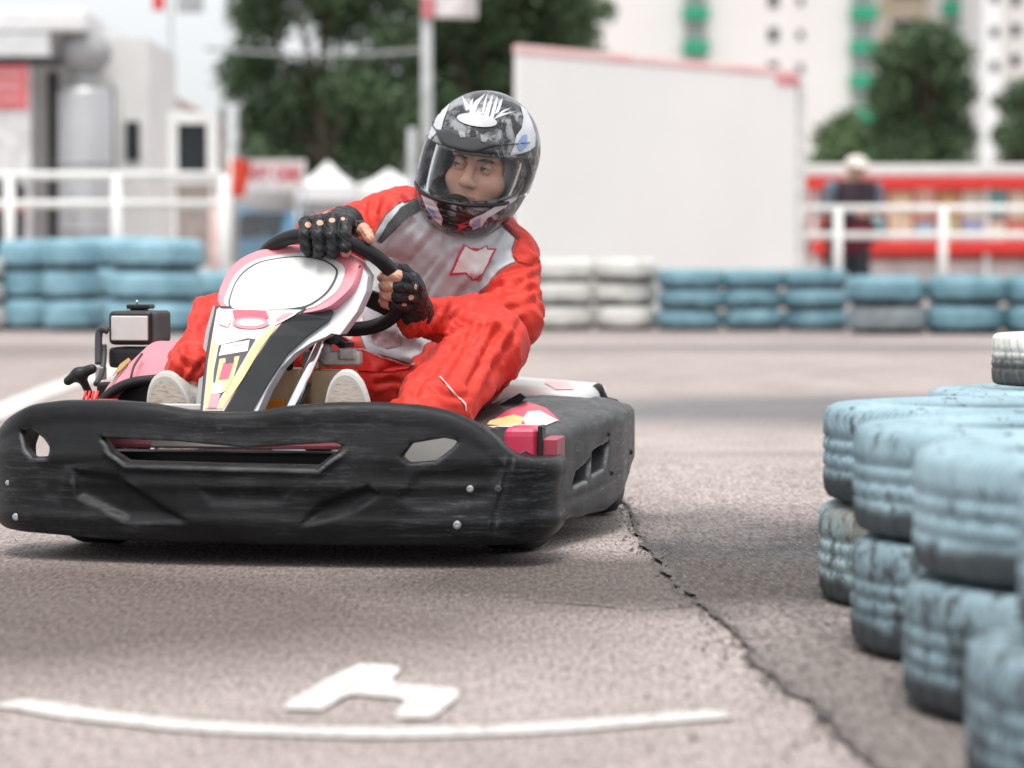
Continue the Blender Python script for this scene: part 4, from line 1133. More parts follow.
ring_k = rs([(231, 309), (232, 291), (241, 275), (256, 264), (276, 259), (300, 257), (322, 260), (335, 267), (338, 275), (331, 290), (319, 301), (302, 309), (265, 312)], 4)
wht = rs([(232.5, 309), (233.5, 291), (242, 276.5), (257, 265.5), (276, 260.5), (300, 258.5), (321, 261.5), (333, 268), (336, 275), (329, 289.5), (318, 300), (301, 308), (265, 311)], 4)
def sheet(name, poly, fn, off, mat, parent):
    bm = bmesh.new(); fc = bm.faces.new([bm.verts.new(fn(x, y, off)) for x, y in poly]); bmesh.ops.triangulate(bm, faces=[fc])
    bmesh.ops.recalc_face_normals(bm, faces=bm.faces[:])
    return bm_obj(name, bm, mat, parent)
sheet('plate_border', ring_w, pl, .0015, KWHITE, NOSEB); sheet('plate_outline', ring_k, pl, .0027, KDARK, NOSEB); sheet('number_plate', wht, pl, .0039, KWHITE, NOSEB)
# stem: dark shell in three bands (face, charcoal shoulder, silver flank)
faceL = [(214, 307), (211, 330), (206, 360), (200, 411)]
face = [(200, 412), (206, 360), (211, 330), (215, 306), (306, 307), (300, 314), (284, 322), (272, 336), (258, 356), (242, 382), (224, 413)]
f0 = [st(*p) for p in face]
f1 = [st(*p) for p in [(196, 413), (201, 361), (206, 331), (212, 306), (322, 306), (330, 312), (326, 320), (304, 336), (284, 354), (264, 384), (247, 414)]]
f1 = [p + Vector((0, .030, 0)) for p in f1]
loft('stem_shell', [f0, f1, [p + Vector((0, .02, -.002)) for p in f1]], M('stem_black', (0.034, 0.036, 0.039), 0.4, var=0.12, scale=14), nose)
# silver flank on the driver's left
flank = [(300, 330), (322, 312), (336, 306), (350, 312), (340, 328), (326, 337), (311, 343), (294, 354), (279, 370), (266, 392), (257, 413), (243, 413), (258, 384), (280, 352)]
flank3 = [Vector(K(x, y, .26 + .8 * (.62 - (y - 258) / 480 - .40) + .040)) for x, y in flank]
prism('stem_flank', flank3, (.004, .05, 0), SILV, nose, bevel=.003)
# tall silver flank of the plate, and the dark strip between
fl2 = [(352, 264), (362, 266), (368, 276), (366, 292), (357, 312), (340, 335), (322, 332), (336, 312), (350, 288)]
prism('plate_flank', [Vector(K(x, y, .452 - (y - 270) * .0016)) for x, y in fl2], (.004, .05, 0), SILV, nose, bevel=.003)
fl3 = [(352, 268), (360, 265), (355, 290), (338, 316), (318, 322), (310, 314), (334, 300)]
prism('plate_shoulder', [Vector(K(x, y, .435 - (y - 270) * .0010)) for x, y in fl3], (.004, .03, 0), BLKGR, nose, bevel=.003)
prism('shoulder_accent', [Vector(K(x, y, .418)) for x, y in [(326, 318), (337, 303), (342, 306), (332, 320)]], (0, .006, 0), KPINK, nose)
# graphics of the stem
def g(name, poly, mat, off=.0015): return sheet(name, poly, st, off, mat, nose)
g('graphic', [(203, 411), (208, 362), (214, 326), (217, 309), (302, 310), (297, 314), (283, 322), (270, 337), (256, 358), (241, 382), (224, 411)], KPALE, .0012)
g('graphic', [(205, 410), (209, 364), (215, 330), (274, 330), (255, 358), (240, 381), (223, 410)], KWHITE, .0022)
g('stripe', [(205, 409), (209, 364), (213, 344), (217.5, 344), (213, 366), (210, 409)], KYEL, .0034)
g('stripe', [(216, 409), (234, 380), (254, 346), (270, 327), (277, 327), (261, 349), (243, 380), (223, 409)], KYEL, .0034)
g('graphic', [(219, 346), (248, 339), (256, 340), (234, 378), (217, 404), (212, 407), (214, 372)], KDARK, .0030)
g('graphic', [(222, 346), (250, 341), (248, 352), (219, 357)], KWHITE, .0040)
g('graphic', [(220, 360), (240, 357), (234, 378), (226, 392), (213, 397)], KYEL, .0038)
g('graphic', [(224, 364), (235, 361), (229, 380), (219, 381)], KRED, .0046)
g('graphic', [(226, 358), (235, 356.5), (234, 364), (226, 365)], KDARK, .0052)
g('graphic', [(211, 396), (221, 395), (217, 409), (208, 409)], KPINK, .0046)
g('graphic', [(214, 384), (226, 383), (222, 394), (212, 395)], KWHITE, .0046)
g('graphic', [(234, 343.5), (244, 342.5), (243, 346), (233, 347)], KPALE, .0048)
g('graphic', [(219, 308), (228, 313), (231, 322), (228, 328), (219, 325)], KWHITE, .0036)
g('graphic', [(233, 311), (266, 312), (269, 318), (262, 322), (235, 321)], KRED, .0036)
ov = [(251 + 18 * math.cos(t / 12 * math.pi), 324 - 6 * math.sin(t / 12 * math.pi)) for t in range(24)]
g('graphic', ov, KPINK, .0042); g('graphic', [(251 + (x - 251) * .78, 324 + (y - 324) * .62) for x, y in ov], KPALE, .0050)
g('graphic', [(268, 325), (280, 314), (300, 311.5), (295, 316), (282, 323), (272, 328)], KWHITE, .0036)
g('graphic', [(276, 321), (284, 315), (294, 313.5), (286, 319), (277, 323)], KPINK, .0046)
for a, b in ((208, 404), (243, 404)): pass
# left rim of the stem
prism('stem_rim', [Vector(K(x, y, .30 + (411 - y) * .0011)) for x, y in [(195, 412), (201, 360), (206, 330), (213, 306), (216, 306), (210, 332), (206, 362), (201, 412)]], (0, .05, 0), GREYP, nose)

# --- steering wheel, column and supports
WC = Vector(K(331, 283, .56)); tilt = R(50)
wu = Vector((math.cos(R(11)), .05, -math.sin(R(11)))).normalized()
wv = Vector((0.10, -math.sin(tilt), math.cos(tilt))); wv = (wv - wu * wv.dot(wu)).normalized()
wn = wu.cross(wv).normalized()
WR = .158
def on_wheel(deg, dr=0.0, dn=0.0):
    a = R(deg); return WC + (wu * math.cos(a) + wv * math.sin(a)) * (WR + dr) + wn * dn
sw = tube('steering_wheel', [on_wheel(k * 7.5) for k in range(48)], .0165, M('grip_black', (0.018, 0.018, 0.02), 0.36, var=0.1, bmp=0.3, bscale=160, bdist=0.001), kart, 14, True)
for dg_ in (-20, 200, 90):
    a, b = on_wheel(dg_, -.012), WC - wn * .0
    side = wn.cross((a - b).normalized())
    prism('spoke', [b + side * .022, a + side * .034, a - side * .034, b - side * .022], wn * -.006, BLKSAT, sw, bevel=.002)
V, Fc = lathe([(0.0001, 0), (.035, 0), (.035, .03), (.0001, .03)], 24)
Mx = Matrix((wu, wv, wn)).transposed()
hub = mesh_obj('hub', [tuple(WC + Mx @ Vector(v)) for v in V], Fc, BLKSAT, sw, True)
colb = Vector(K(291, 409, .22)); colt = Vector(K(323, 338, .46))
tube('steering_column', [colb, colt, WC], .0105, CHROME, kart, 16)
tube('column_sleeve', [Vector(K(298, 408, .26)), Vector(K(309, 385, .34))], .006, BLKSAT, kart)
# steering support with bolts
ALU = M('cast_aluminium', (0.50, 0.48, 0.46), 0.5, metal=0.25, var=0.2, scale=30)
SB = K(340, 358, .47)
f = Field(SB - .1, SB + .1, .003)
f.box(SB + (.005, 0, .0), (.042, .02, .016), .006, .0); f.box(SB + (-.062, .0, -.005), (.018, .02, .020), .005, .006)
f.box(SB + (.02, -.012, .010), (.018, .014, .012), .003, .002); f.box(SB + (-.03, -.005, .012), (.012, .014, .020), .003, .002)
V, Q = f.mesh(); sup = smooth_obj('steering_support', V, Q, ALU, kart)
for dx_, dz_ in ((.022, .024), (-.012, .03)):
    V, Fc = lathe([(0.0001, 0), (.012, 0), (.012, .010), (.0001, .012)], 6)
    mesh_obj('bolt', [(v[0] + SB[0] + dx_, v[1] + SB[1] - .012, v[2] + SB[2] + dz_) for v in V], Fc, BLKSAT, sup)
tube('lever', [K(289, 372, .45), K(292, 346, .45)], .008, BLKSAT, kart)
tube('hose', spline([K(312, 352, .46), K(330, 338, .48), K(345, 345, .5)], 6), .012, BLKSAT, kart)

# --- fuel tank: two tan halves, orange fuel showing low on the left
def tankm():
    m, nt, bs, out = newmat('tan_tank_plastic')
    f_ = noise_tex(nt, 18, 4)
    nt.links.new(mix_rgb(nt, ramp(nt, f_, [(0.3, 0), (0.7, 1)]), (0.55, 0.40, 0.24), (0.46, 0.32, 0.18)), bs.inputs['Base Color'])
    bs.inputs['Roughness'].default_value = 0.4; bs.inputs['Subsurface Weight'].default_value = 0.15
    return m
TANK = tankm()
ft = empty('fuel_tank'); ft.parent = kart
def rbox(name, px0, px1, py0, py1, y, d, mat, parent, rnd=.012):
    a, b = K(px0, py1, y), K(px1, py0, y)
    bm = bmesh.new(); add_box(bm, ((a[0] + b[0]) / 2, y + d / 2, (a[2] + b[2]) / 2), (b[0] - a[0], d, b[2] - a[2]), bevel=rnd, seg=3)
    return bm_obj(name, bm, mat, parent)
rbox('tank_half', 258, 300, 369, 425, .44, .10, TANK, ft)
rbox('tank_half', 309, 350, 371, 425, .42, .10, M('khaki_tank_plastic', (0.36, 0.27, 0.16), 0.45, var=0.1), ft)
rbox('fuel_window', 262, 284, 399.5, 424, .432, .02, M('orange_fuel', (0.78, 0.27, 0.03), 0.25, var=0.1), ft, .004)
V, Fc = lathe([(0.0001, 0), (.018, 0), (.018, .02), (.0001, .022)], 16); q = K(322, 367, .48)
mesh_obj('cap', [(v[0] + q[0], v[1] + q[1], v[2] + q[2]) for v in V], Fc, M('cap_ochre', (0.5, 0.33, 0.08), 0.5), ft, True)

# --- left side pod (picture right)
f = Field((.20, .22, .03), (.68, 1.34, .38), .0055)
X, Y, Z = f.ax[0][:, None, None], f.ax[1][None, :, None], f.ax[2][None, None, :]
px_out = .520 + .085 * sstep(.36, .95, Y) - .05 * sstep(1.10, 1.30, Y) ** 2
topz = .236 + .045 * sstep(.30, .95, Y) - .015 * sstep(1.1, 1.28, Y)
qx = np.maximum(X - px_out, .30 - X)
dd = smax(qx, np.abs(Y - .83) - .445, .07)
crown = topz + .02 * np.cos((X - .42) * 9) - .10 * np.maximum(X - px_out + .055, 0)
dd = smax(dd, Z - crown, .020)
bot = .052 + .085 * sstep(.78, 1.27, Y)
dd = smax(dd, bot - Z, .03)
# side wall: a rolled upper edge and a concave belt
dd = dd + .002 * np.exp(-((Z - (.10 + .04 * sstep(.5, 1.1, Y))) / .006) ** 2) * sstep(.04, 0, np.abs(qx))
# two scoops
def podpt(a, b):
    x_ = .59
    for _ in range(40):
        q_ = KX(a, b, x_)
        x_ = .7 * x_ + .3 * float(.520 + .085 * sstep(.36, .95, q_[1]) - .05 * sstep(1.10, 1.30, q_[1]) ** 2)
    return q_[1], q_[2]
ya, za = f.ax[1][:, None], f.ax[2][None, :]
for poly in ([(593, 453), (609, 441), (605, 468), (592, 475)], [(577, 473), (591, 458), (588, 480), (574, 486)]):
    p2 = [podpt(a, b) for a, b in poly]
    s = sd_poly(ya, za, p2)[None]
    dd = smax(dd, -smax(s + 0 * X, -(X - px_out + .06), .006), .008)
# dents and scuffs
dd = dd + .0012 * np.sin(Y * 37 + X * 29) * np.sin(X * 41 - Y * 9)
f.F = dd.astype(np.float32)
V, Q = f.mesh()
pod = smooth_obj('side_pod', V, Q, PODPL, kart); pod['label'] = 'scuffed black side pod with red and white stickers'
PB = bvh_of(V, Q); hitp = on_kart(PB, .002)
def pf(name, poly, mat, off=.0008): return film(name, poly, on_kart(PB, off), mat, pod, 2.0)
pf('sticker', [(487, 425), (506, 411), (528, 402), (546, 408), (560, 421), (534, 427)], KRED)
pf('sticker', [(487, 425), (490, 421), (514, 415), (524, 418), (520, 427)], KYEL, .0014)
pf('sticker', [(522, 420), (528, 412), (540, 411), (558, 421), (546, 426), (526, 426)], KWHITE, .0018)
pf('sticker', [(488, 427), (508, 425), (536, 425), (540, 428), (500, 430)], KWHITE, .0014)
rivet(611, 473, .006, BLKSAT, pod, PB); rivet(608, 434, .006, BLKSAT, pod, PB); rivet(630, 452, .007, BLKSAT, pod, PB)
# red insert between bumper end and pod
def rb3(name, px0, px1, py0, py1, y, d, mat, parent, rnd=.006): return rbox(name, px0, px1, py0, py1, y, d, mat, parent, rnd)
rb3('pod_front', 503, 537, 428, 475, .245, .12, KRED, kart, .018)
rb3('pod_front', 542, 557, 439, 475, .245, .12, M('deep_red_plastic', (0.42, 0.05, 0.09), 0.4), kart, .004)
rb3('pod_divider', 537.5, 542.5, 426, 475, .235, .05, BLKSAT, kart, .003)
# rear cover panel seen over the pod
f = Field((.16, .9, .20), (.62, 1.6, .40), .006)
ca_ = K(538, 386, 1.22)
f.box((ca_[0], 1.20, .290), (.15, .20, .034), .03, 0, rot=Matrix.Rotation(R(4), 4, 'Y'))
V, Q = f.mesh(); rc = smooth_obj('rear_cover', V, Q, KWHITE, kart); RB = bvh_of(V, Q)
film('sticker', [(548, 376), (566, 381), (574, 390), (556, 390), (545, 384)], on_kart(RB, .002), KPALE, rc, 4)

# --- right pod (engine side): pink cover with a black edge, over the floor
pink = [(98, 408), (104, 392), (116, 376), (134, 359), (152, 343), (168, 341), (192, 343), (205, 352), (205, 376), (190, 380), (160, 381), (128, 387), (112, 396), (104, 410)]
def pinky(y): return .70 - (y - 341) * .0035
P0 = [Vector(K(x, y, pinky(y))) for x, y in rs(pink, 3)]
loft('side_pod', [P0, [p + Vector((0, .12, -.012)) for p in P0]], KPINK, kart)['label'] = 'faded pink pod cover on the engine side'
edge_px = [(95, 412), (103, 400), (116, 389), (134, 382), (160, 379), (190, 377), (206, 376)]
tube('pod_edge', spline([K(x, y, .49) for x, y in edge_px], 5), .011, BLKSAT, kart)
tube('pod_seam', spline([K(131, 378, .53), K(134, 366, .56), K(142, 354, .62)], 4), .003, KDARK, kart, 8)
prism('pod_graphic', [Vector(K(x, y, .52)) for x, y in [(98, 400), (110, 384), (122, 366), (130, 360), (126, 368), (116, 380), (108, 392), (102, 402)]], (0, .008, 0), KPALE, kart)
prism('pod_graphic', [Vector(K(x, y, .515)) for x, y in [(112, 376), (120, 364), (128, 358), (130, 361), (120, 371)]], (0, .006, 0), KYEL, kart)
rbox('pod_inner', 96, 205, 383, 430, .56, .04, M('inner_black', (0.012, 0.012, 0.013), 0.6), kart)
rbox('floor_edge', 153, 203, 404.5, 410, .20, .03, KWHITE, kart, .003)
for k in range(4):
    tube('spring', [K(83 + k * 4, 402, .42), K(86 + k * 4, 391, .43)], .0032, REDP, kart, 8)
rbox('red_bracket', 82, 112, 400, 406, .40, .05, REDP, kart, .004)
# engine: air box with blank white label, pipe, pull starter
eng = empty('engine'); eng.parent = kart
ab = rbox('air_box', 108, 152, 311, 345, .72, .12, M('airbox_black', (0.028, 0.027, 0.03), 0.4, var=0.1), eng, .014)
rbox('air_box_side', 146, 157, 311, 344, .76, .12, M('airbox_brown_black', (0.05, 0.043, 0.043), 0.5), eng, .012)
rbox('label_plate', 111, 147.5, 316, 340.5, .714, .008, KWHITE, eng, .0035)
rbox('knob', 126, 149, 304.5, 309, .77, .05, BLKSAT, eng, .004); rbox('knob_stem', 130, 145, 308.8, 312, .78, .03, BLKSAT, eng, .002)
tube('stud', [K(137, 305, .79), K(137, 300, .79)], .003, STEEL, eng, 8)
rbox('carburettor', 108, 146, 347.5, 368, .72, .1, BLKSAT, eng, .012)
tube('pipe', spline([K(108, 331, .70), K(102, 329, .70), K(99, 334, .70), K(98.5, 350, .69), K(98.5, 364, .68)], 6), .0085, BLKGR, eng)
tube('hose', spline([K(104, 345, .7), K(104, 356, .69), K(102, 372, .66), K(96, 384, .6)], 6), .0065, BLKGR, eng)
rbox('clamp', 95, 103, 367, 380, .66, .03, ALU, eng, .003)
f = Field(K(40, 410, .5) - (0, .1, 0), K(110, 360, .5) + (0, .12, 0), .003)
f.seg(K(68, 381, .5), K(78, 374, .5), .010, .013, .01); f.seg(K(78, 374, .5), K(92, 369, .5), .013, .011, .01); f.seg(K(81, 376, .5), K(90, 395, .52), .010, .008, .012)
V, Q = f.mesh(); smooth_obj('starter_handle', V, Q, BLKSAT, eng)
f = Field((-.46, .62, .05), (-.2, 1.05, .36), .008)
f.box((-.33, .86, .17), (.10, .14, .10), .03, 0); 
for k in range(6): f.box((-.33, .86, .20 + k * .022), (.115, .12, .004), .002, .003)
V, Q = f.mesh(); smooth_obj('cylinder_block', V, Q, ALU, eng)

# --- seat, wheels, axle, rear hoop
f = Field((-.32, .72, .04), (.36, 1.45, .56), .008)
f.ell((.02, 1.10, .36), (.235, .30, .34), .01); f.ell((.02, 1.06, .40), (.215, .28, .33), .01, cut=True); f.box((.02, 1.0, .62), (.5, .6, .22), .02, .02, cut=True); f.box((.02, .62, .3), (.5, .22, .3), .02, .02, cut=True)
V, Q = f.mesh(); smooth_obj('seat', V, Q, BLKSAT, kart)
prism('seat_strap', [Vector(K(x, y, .80)) for x, y in [(484, 424), (500, 404), (520, 393), (526, 397), (506, 412), (492, 427)]], (0, .03, 0), BLKSAT, kart)
def kwheel(x, y, r, w, steer=0.0):
    V, Fc = lathe([(.62 * r, -.46 * w), (.8 * r, -.5 * w), (.95 * r, -.44 * w), (r, -.3 * w), (r, .3 * w), (.95 * r, .44 * w), (.8 * r, .5 * w), (.62 * r, .46 * w)], 40, 'Y')
    c, s = math.cos(steer), math.sin(steer)
    tf = lambda v: (v[0] * c - v[1] * s + x, v[0] * s + v[1] * c + y, v[2] + r + .002)
    o = empty('wheel'); o.parent = kart
    mesh_obj('tyre', [tf((v[0], v[1], v[2])) for v in V], Fc, BLACKT, o, True)
    V, Fc = lathe([(0.001, -.1 * w), (.25 * r, -.12 * w), (.5 * r, -.35 * w), (.635 * r, -.47 * w), (.64 * r, .47 * w), (.5 * r, .35 * w), (.25 * r, .12 * w), (0.001, .1 * w)], 32, 'Y')
    mesh_obj('rim', [tf(v) for v in V], Fc, STEEL, o, True)
kwheel(-.47, .42, .130, .13, R(-14)); kwheel(.43, .42, .130, .13, R(-14)); kwheel(-.48, 1.30, .142, .2); kwheel(.455, 1.30, .142, .2)
tube('axle', [(-.57, 1.30, .144), (.53, 1.30, .144)], .018, STEEL, kart)
tube('rear_hoop', spline([(.34, 1.40, .10), (.47, 1.56, .17), (.40, 1.62, .25), (-.40, 1.62, .25), (-.47, 1.56, .17), (-.34, 1.40, .10)], 6), .018, BLKSAT, kart)
f = Field((.40, 1.1, .2), (.66, 1.5, .4), .005)
q = K(597, 392, 1.22)
f.seg(K(588, 396, 1.2), K(598, 389, 1.24), .012, .012, .01); f.seg(K(598, 389, 1.24), K(604, 398, 1.24), .012, .010, .01)
V, Q = f.mesh(); smooth_obj('wheel_guard', V, Q, BLKSAT, kart)
# ------------------------------------------------------------------ the driver
def suit_mat(name, col, col2, rough, seams=True, sheen=0.3, panel=False):
    m, nt, bs, out = newmat(name)
    a = noise_tex(nt, 9, 5, 0.6); w = noise_tex(nt, 500, 2, 0.6)
    c = mix_rgb(nt, ramp(nt, a, [(0.35, 0), (0.7, 1)]), col, col2)
    if seams:   # quilting threads, diamonds about 9 cm wide
        tc = nt.nodes.new('ShaderNodeTexCoord'); sp = nt.nodes.new('ShaderNodeSeparateXYZ'); nt.links.new(tc.outputs['Object'], sp.inputs[0])
        acc = None
        for sgn in (1, -1):
            ad = nt.nodes.new('ShaderNodeMath'); ad.operation = 'MULTIPLY_ADD'; ad.inputs[1].default_value = sgn * 1.0
            nt.links.new(sp.outputs[0], ad.inputs[0])
            s2 = nt.nodes.new('ShaderNodeMath'); s2.operation = 'MULTIPLY_ADD'; s2.inputs[1].default_value = 0.9
            nt.links.new(sp.outputs[2], s2.inputs[0]); nt.links.new(sp.outputs[1], s2.inputs[2])
            nt.links.new(s2.outputs[0], ad.inputs[2])
            fr = nt.nodes.new('ShaderNodeMath'); fr.operation = 'PINGPONG'; fr.inputs[1].default_value = 0.055; nt.links.new(ad.outputs[0], fr.inputs[0])
            r = ramp(nt, fr.outputs[0], [(0.0, 1), (0.0022, 0)])
            if acc is None: acc = r
            else:
                mx = nt.nodes.new('ShaderNodeMath'); mx.operation = 'MAXIMUM'; nt.links.new(acc, mx.inputs[0]); nt.links.new(r, mx.inputs[1]); acc = mx.outputs[0]
        dim = nt.nodes.new('ShaderNodeMath'); dim.operation = 'MULTIPLY'; dim.inputs[1].default_value = 0.07; nt.links.new(acc, dim.inputs[0])
        c = mix_rgb(nt, dim.outputs[0], c, (0.85, 0.35, 0.28))
    if panel:
        at = nt.nodes.new('ShaderNodeAttribute'); at.attribute_name = 'panel'
        fac = ramp(nt, at.outputs['Fac'], [(0.4985, 1), (0.5015, 0)])
        sat = mix_rgb(nt, ramp(nt, a, [(0.35, 0), (0.7, 1)]), (0.57, 0.60, 0.625), (0.52, 0.545, 0.57))
        c = mix_rgb(nt, fac, c, sat)
        line = ramp(nt, at.outputs['Fac'], [(0.4980, 0), (0.4995, 1), (0.5015, 1), (0.5030, 0)])
        c = mix_rgb(nt, line, c, (0.16, 0.012, 0.012))
        rg = nt.nodes.new('ShaderNodeMapRange'); rg.inputs['To Min'].default_value = rough; rg.inputs['To Max'].default_value = 0.40
        nt.links.new(fac, rg.inputs['Value']); nt.links.new(rg.outputs[0], bs.inputs['Roughness'])
        nt.links.new(c, bs.inputs['Base Color'])
    else:
        nt.links.new(c, bs.inputs['Base Color']); bs.inputs['Roughness'].default_value = rough
    bs.inputs['Sheen Weight'].default_value = 0.04
    p = bump(nt, bs, noise_tex(nt, 13, 4, 0.55, dist=1.2, stretch=(1.3, 1, .8)), 0.20, 0.016)
    bump(nt, bs, w, 0.15, 0.001, p)
    return m
SUIT = suit_mat('red_race_suit', (0.66, 0.030, 0.012), (0.54, 0.020, 0.009), 0.65)
BODYSUIT = suit_mat('red_and_silver_race_suit', (0.66, 0.030, 0.012), (0.54, 0.020, 0.009), 0.65, panel=True)
SKIN = M('skin', (0.64, 0.335, 0.235), 0.5, var=0.06, scale=18, bmp=0.12, bscale=160, bdist=0.001)
SKIND = M('lip_skin', (0.45, 0.18, 0.15), 0.45)
GLOVE = M('black_glove_leather', (0.022, 0.023, 0.026), 0.42, var=0.1, scale=22, bmp=0.4, bscale=110, bdist=0.002)
def KV(px, py, y): return np.array(K(px, py, y))
hipL, hipR = KV(440, 395, 1.06), KV(372, 396, 1.08)
kneL, kneR = KV(488, 346, .74), KV(216, 333, .72)
ankL, ankR = KV(408, 436, .40), KV(190, 395, .36)
shL, shR = KV(508, 258, 1.02), KV(399, 219, .97)
elL, elR = KV(513, 320, .89), KV(322, 243, .82)
wrL, wrR = KV(417, 319, .655), KV(341, 232, .60)
chest, belly, pelv = KV(456, 262, 1.07), KV(424, 320, 1.10), KV(404, 382, 1.12)
neck = KV(462, 222, 1.03); headc = KV(486, 170, .965)
f = Field((-.34, .18, .0), (.58, 1.36, .99), .0062)
# torso
f.ell(pelv, (.17, .14, .13), .05)
f.seg(pelv + (0, 0, .02), belly, .125, .130, .06)
f.seg(belly, chest, .128, .135, .06)
f.ell(chest + (0, 0.0, .01), (.165, .12, .15), .06)
f.seg(shR + (.03, 0, -.005), shL + (-.03, 0, -.005), .072, .074, .05)
f.seg(chest + (0, 0, .08), neck, .075, .062, .04)
f.seg(neck, headc, .060, .056, .02)
# arms (loose sleeves)
f.seg(shL, elL, .074, .066, .03); f.seg(elL, wrL, .064, .044, .025)
f.seg(shR, elR, .074, .064, .03); f.seg(elR, wrR, .062, .036, .025)
# legs (loose trousers)
f.seg(hipL, kneL, .105, .088, .03); f.seg(kneL, kneL * .35 + ankL * .65, .082, .078, .03); f.seg(kneL * .35 + ankL * .65, ankL + (.01, 0, .02), .078, .066, .03)
f.seg(hipR, kneR, .105, .085, .03); f.seg(kneR, kneR * .4 + ankR * .6, .074, .066, .03); f.seg(kneR * .4 + ankR * .6, ankR + (.0, .03, .05), .066, .062, .03)
f.seg(ankL, ankL + (-.06, -.03, .02), .036, .034, .01); f.seg(ankR + (0, .04, .05), ankR + (.0, -.02, -.03), .038, .034, .004)
# standing collar
f.ell(KV(405, 198, 1.02), (.025, .04, .03), .02)
V, Q = f.mesh()
# --- cloth folds pushed into the surface
N = nvert(V, Q)
def axis_coord(V, a, b):
    d = b - a; L = np.linalg.norm(d); d = d / L
    t = (V - a) @ d; r = np.linalg.norm(V - a - t[:, None] * d, axis=1)
    return t / L, r, L
disp = np.zeros(len(V))
def wob(V, k, ph): return np.sin(V @ np.array([k, k * .7, k * 1.3]) + ph + 1.7 * np.sin(V @ np.array([k * .6, -k * .9, k * .4]) + ph * 2))
def folds(a, b, rmax, cen, wid, freq, amp, ph):
    """creases that cross the limb at a slant, broken up round it"""
    global disp
    t, r, L = axis_coord(V, a, b)
    w = np.exp(-((t - cen) / wid) ** 2) * sstep(rmax, rmax * .75, r) * sstep(-.3, -.05, t) * sstep(1.3, 1.05, t)
    d = (b - a) / L; sd = np.cross(d, np.array([0.3, 1, .2])); sd /= np.linalg.norm(sd)
    sl = (V - a) @ sd
    x = t * L * freq + sl * freq * .7 * math.sin(ph * 3) + 2.4 * wob(V, 9, ph)
    brk = np.clip(.45 + .75 * wob(V, 13, ph + 2), 0, 1)
    disp += w * amp * brk * (1 - 2 * np.abs(np.sin(x * .5)) ** .8)
folds(shL, elL, .14, .15, .35, 105, .0045, .3); folds(shL, elL, .14, .9, .3, 130, .006, 1.0); folds(elL, wrL, .11, .2, .4, 120, .005, 2.0)
folds(shR, elR, .14, .3, .6, 120, .005, 1.2); folds(elR, wrR, .11, .3, .5, 130, .004, 2.0)
folds(hipL, kneL, .17, .8, .4, 80, .006, .3); folds(kneL, ankL, .16, .12, .25, 90, .006, .9); folds(kneL, ankL, .16, .6, .5, 70, .010, 2.0)
folds(hipR, kneR, .17, .7, .5, 80, .006, .3); folds(kneR, ankR, .14, .2, .3, 90, .006, .9); folds(kneR, ankR, .14, .7, .5, 80, .010, 2.0)
# long drag folds across the chest, from the right shoulder down to the left hip
tt = (V - chest)
dirf = np.array([.55, .2, .80]); dirf /= np.linalg.norm(dirf)
inT = np.exp(-(np.linalg.norm(V - (chest * .5 + belly * .5), axis=1) / .22) ** 4)
u = tt @ np.array([.80, 0, -.55])
disp += inT * (.0040 * np.sin(u * 62 + 0.7 * wob(V, 6, .4)) + .0020 * (1 - 2 * np.abs(np.sin(u * 48 + 0.9 * wob(V, 7, 1.4)))))
tb, rb_, Lb = axis_coord(V, pelv, belly)
disp += np.exp(-((tb - .75) / .4) ** 2) * (rb_ < .2) * .006 * np.sin(tb * Lb * 95 + 1.8 * wob(V, 15, .7))
disp += .0016 * wob(V, 38, .3) + .0010 * wob(V, 75, 1.1)
# ribbed cuffs
for e_, w_ in ((elL, wrL), (elR, wrR)):
    t, r, L = axis_coord(V, e_, w_)
    disp += (sstep(.72, .78, t) * (t < 1.15) * (r < .09)) * .0030 * np.sin(t * L * 560)
# drawn-in creases: each a valley with a soft ridge beside it
def to_px(v):
    wx = v[:, 0] * KC + v[:, 1] * KS + KT[0]; wy = -v[:, 0] * KS + v[:, 1] * KC + KT[1]; wz = v[:, 2] + KT[2] - CAM_H
    d_ = wy * FW[1] + wz * FW[2]
    return 512 + F * wx / d_, 384 - F * (wy * UP[1] + wz * UP[2]) / d_
PX, PY = to_px(V)
front = sstep(.05, -.35, (N * ((V - KO) / np.linalg.norm(V - KO, axis=1)[:, None])).sum(1))
def crease(pts, amp, wd):
    global disp
    best = np.full(len(V), 1e9); sg = np.zeros(len(V)); end = np.zeros(len(V))
    for (x0, y0), (x1, y1) in zip(pts[:-1], pts[1:]):
        dx_, dy_ = x1 - x0, y1 - y0; L2 = dx_ * dx_ + dy_ * dy_
        t = np.clip(((PX - x0) * dx_ + (PY - y0) * dy_) / L2, 0, 1)
        ddx, ddy = PX - x0 - t * dx_, PY - y0 - t * dy_
        q = np.hypot(ddx, ddy); m = q < best
        best = np.where(m, q, best); sg = np.where(m, np.sign(dx_ * ddy - dy_ * ddx), sg)
    s_ = best * sg
    disp += front * amp * (-np.exp(-(s_ / wd) ** 2) + .75 * np.exp(-((s_ - 2.0 * wd) / (1.4 * wd)) ** 2) + .35 * np.exp(-((s_ + 2.2 * wd) / (1.5 * wd)) ** 2))
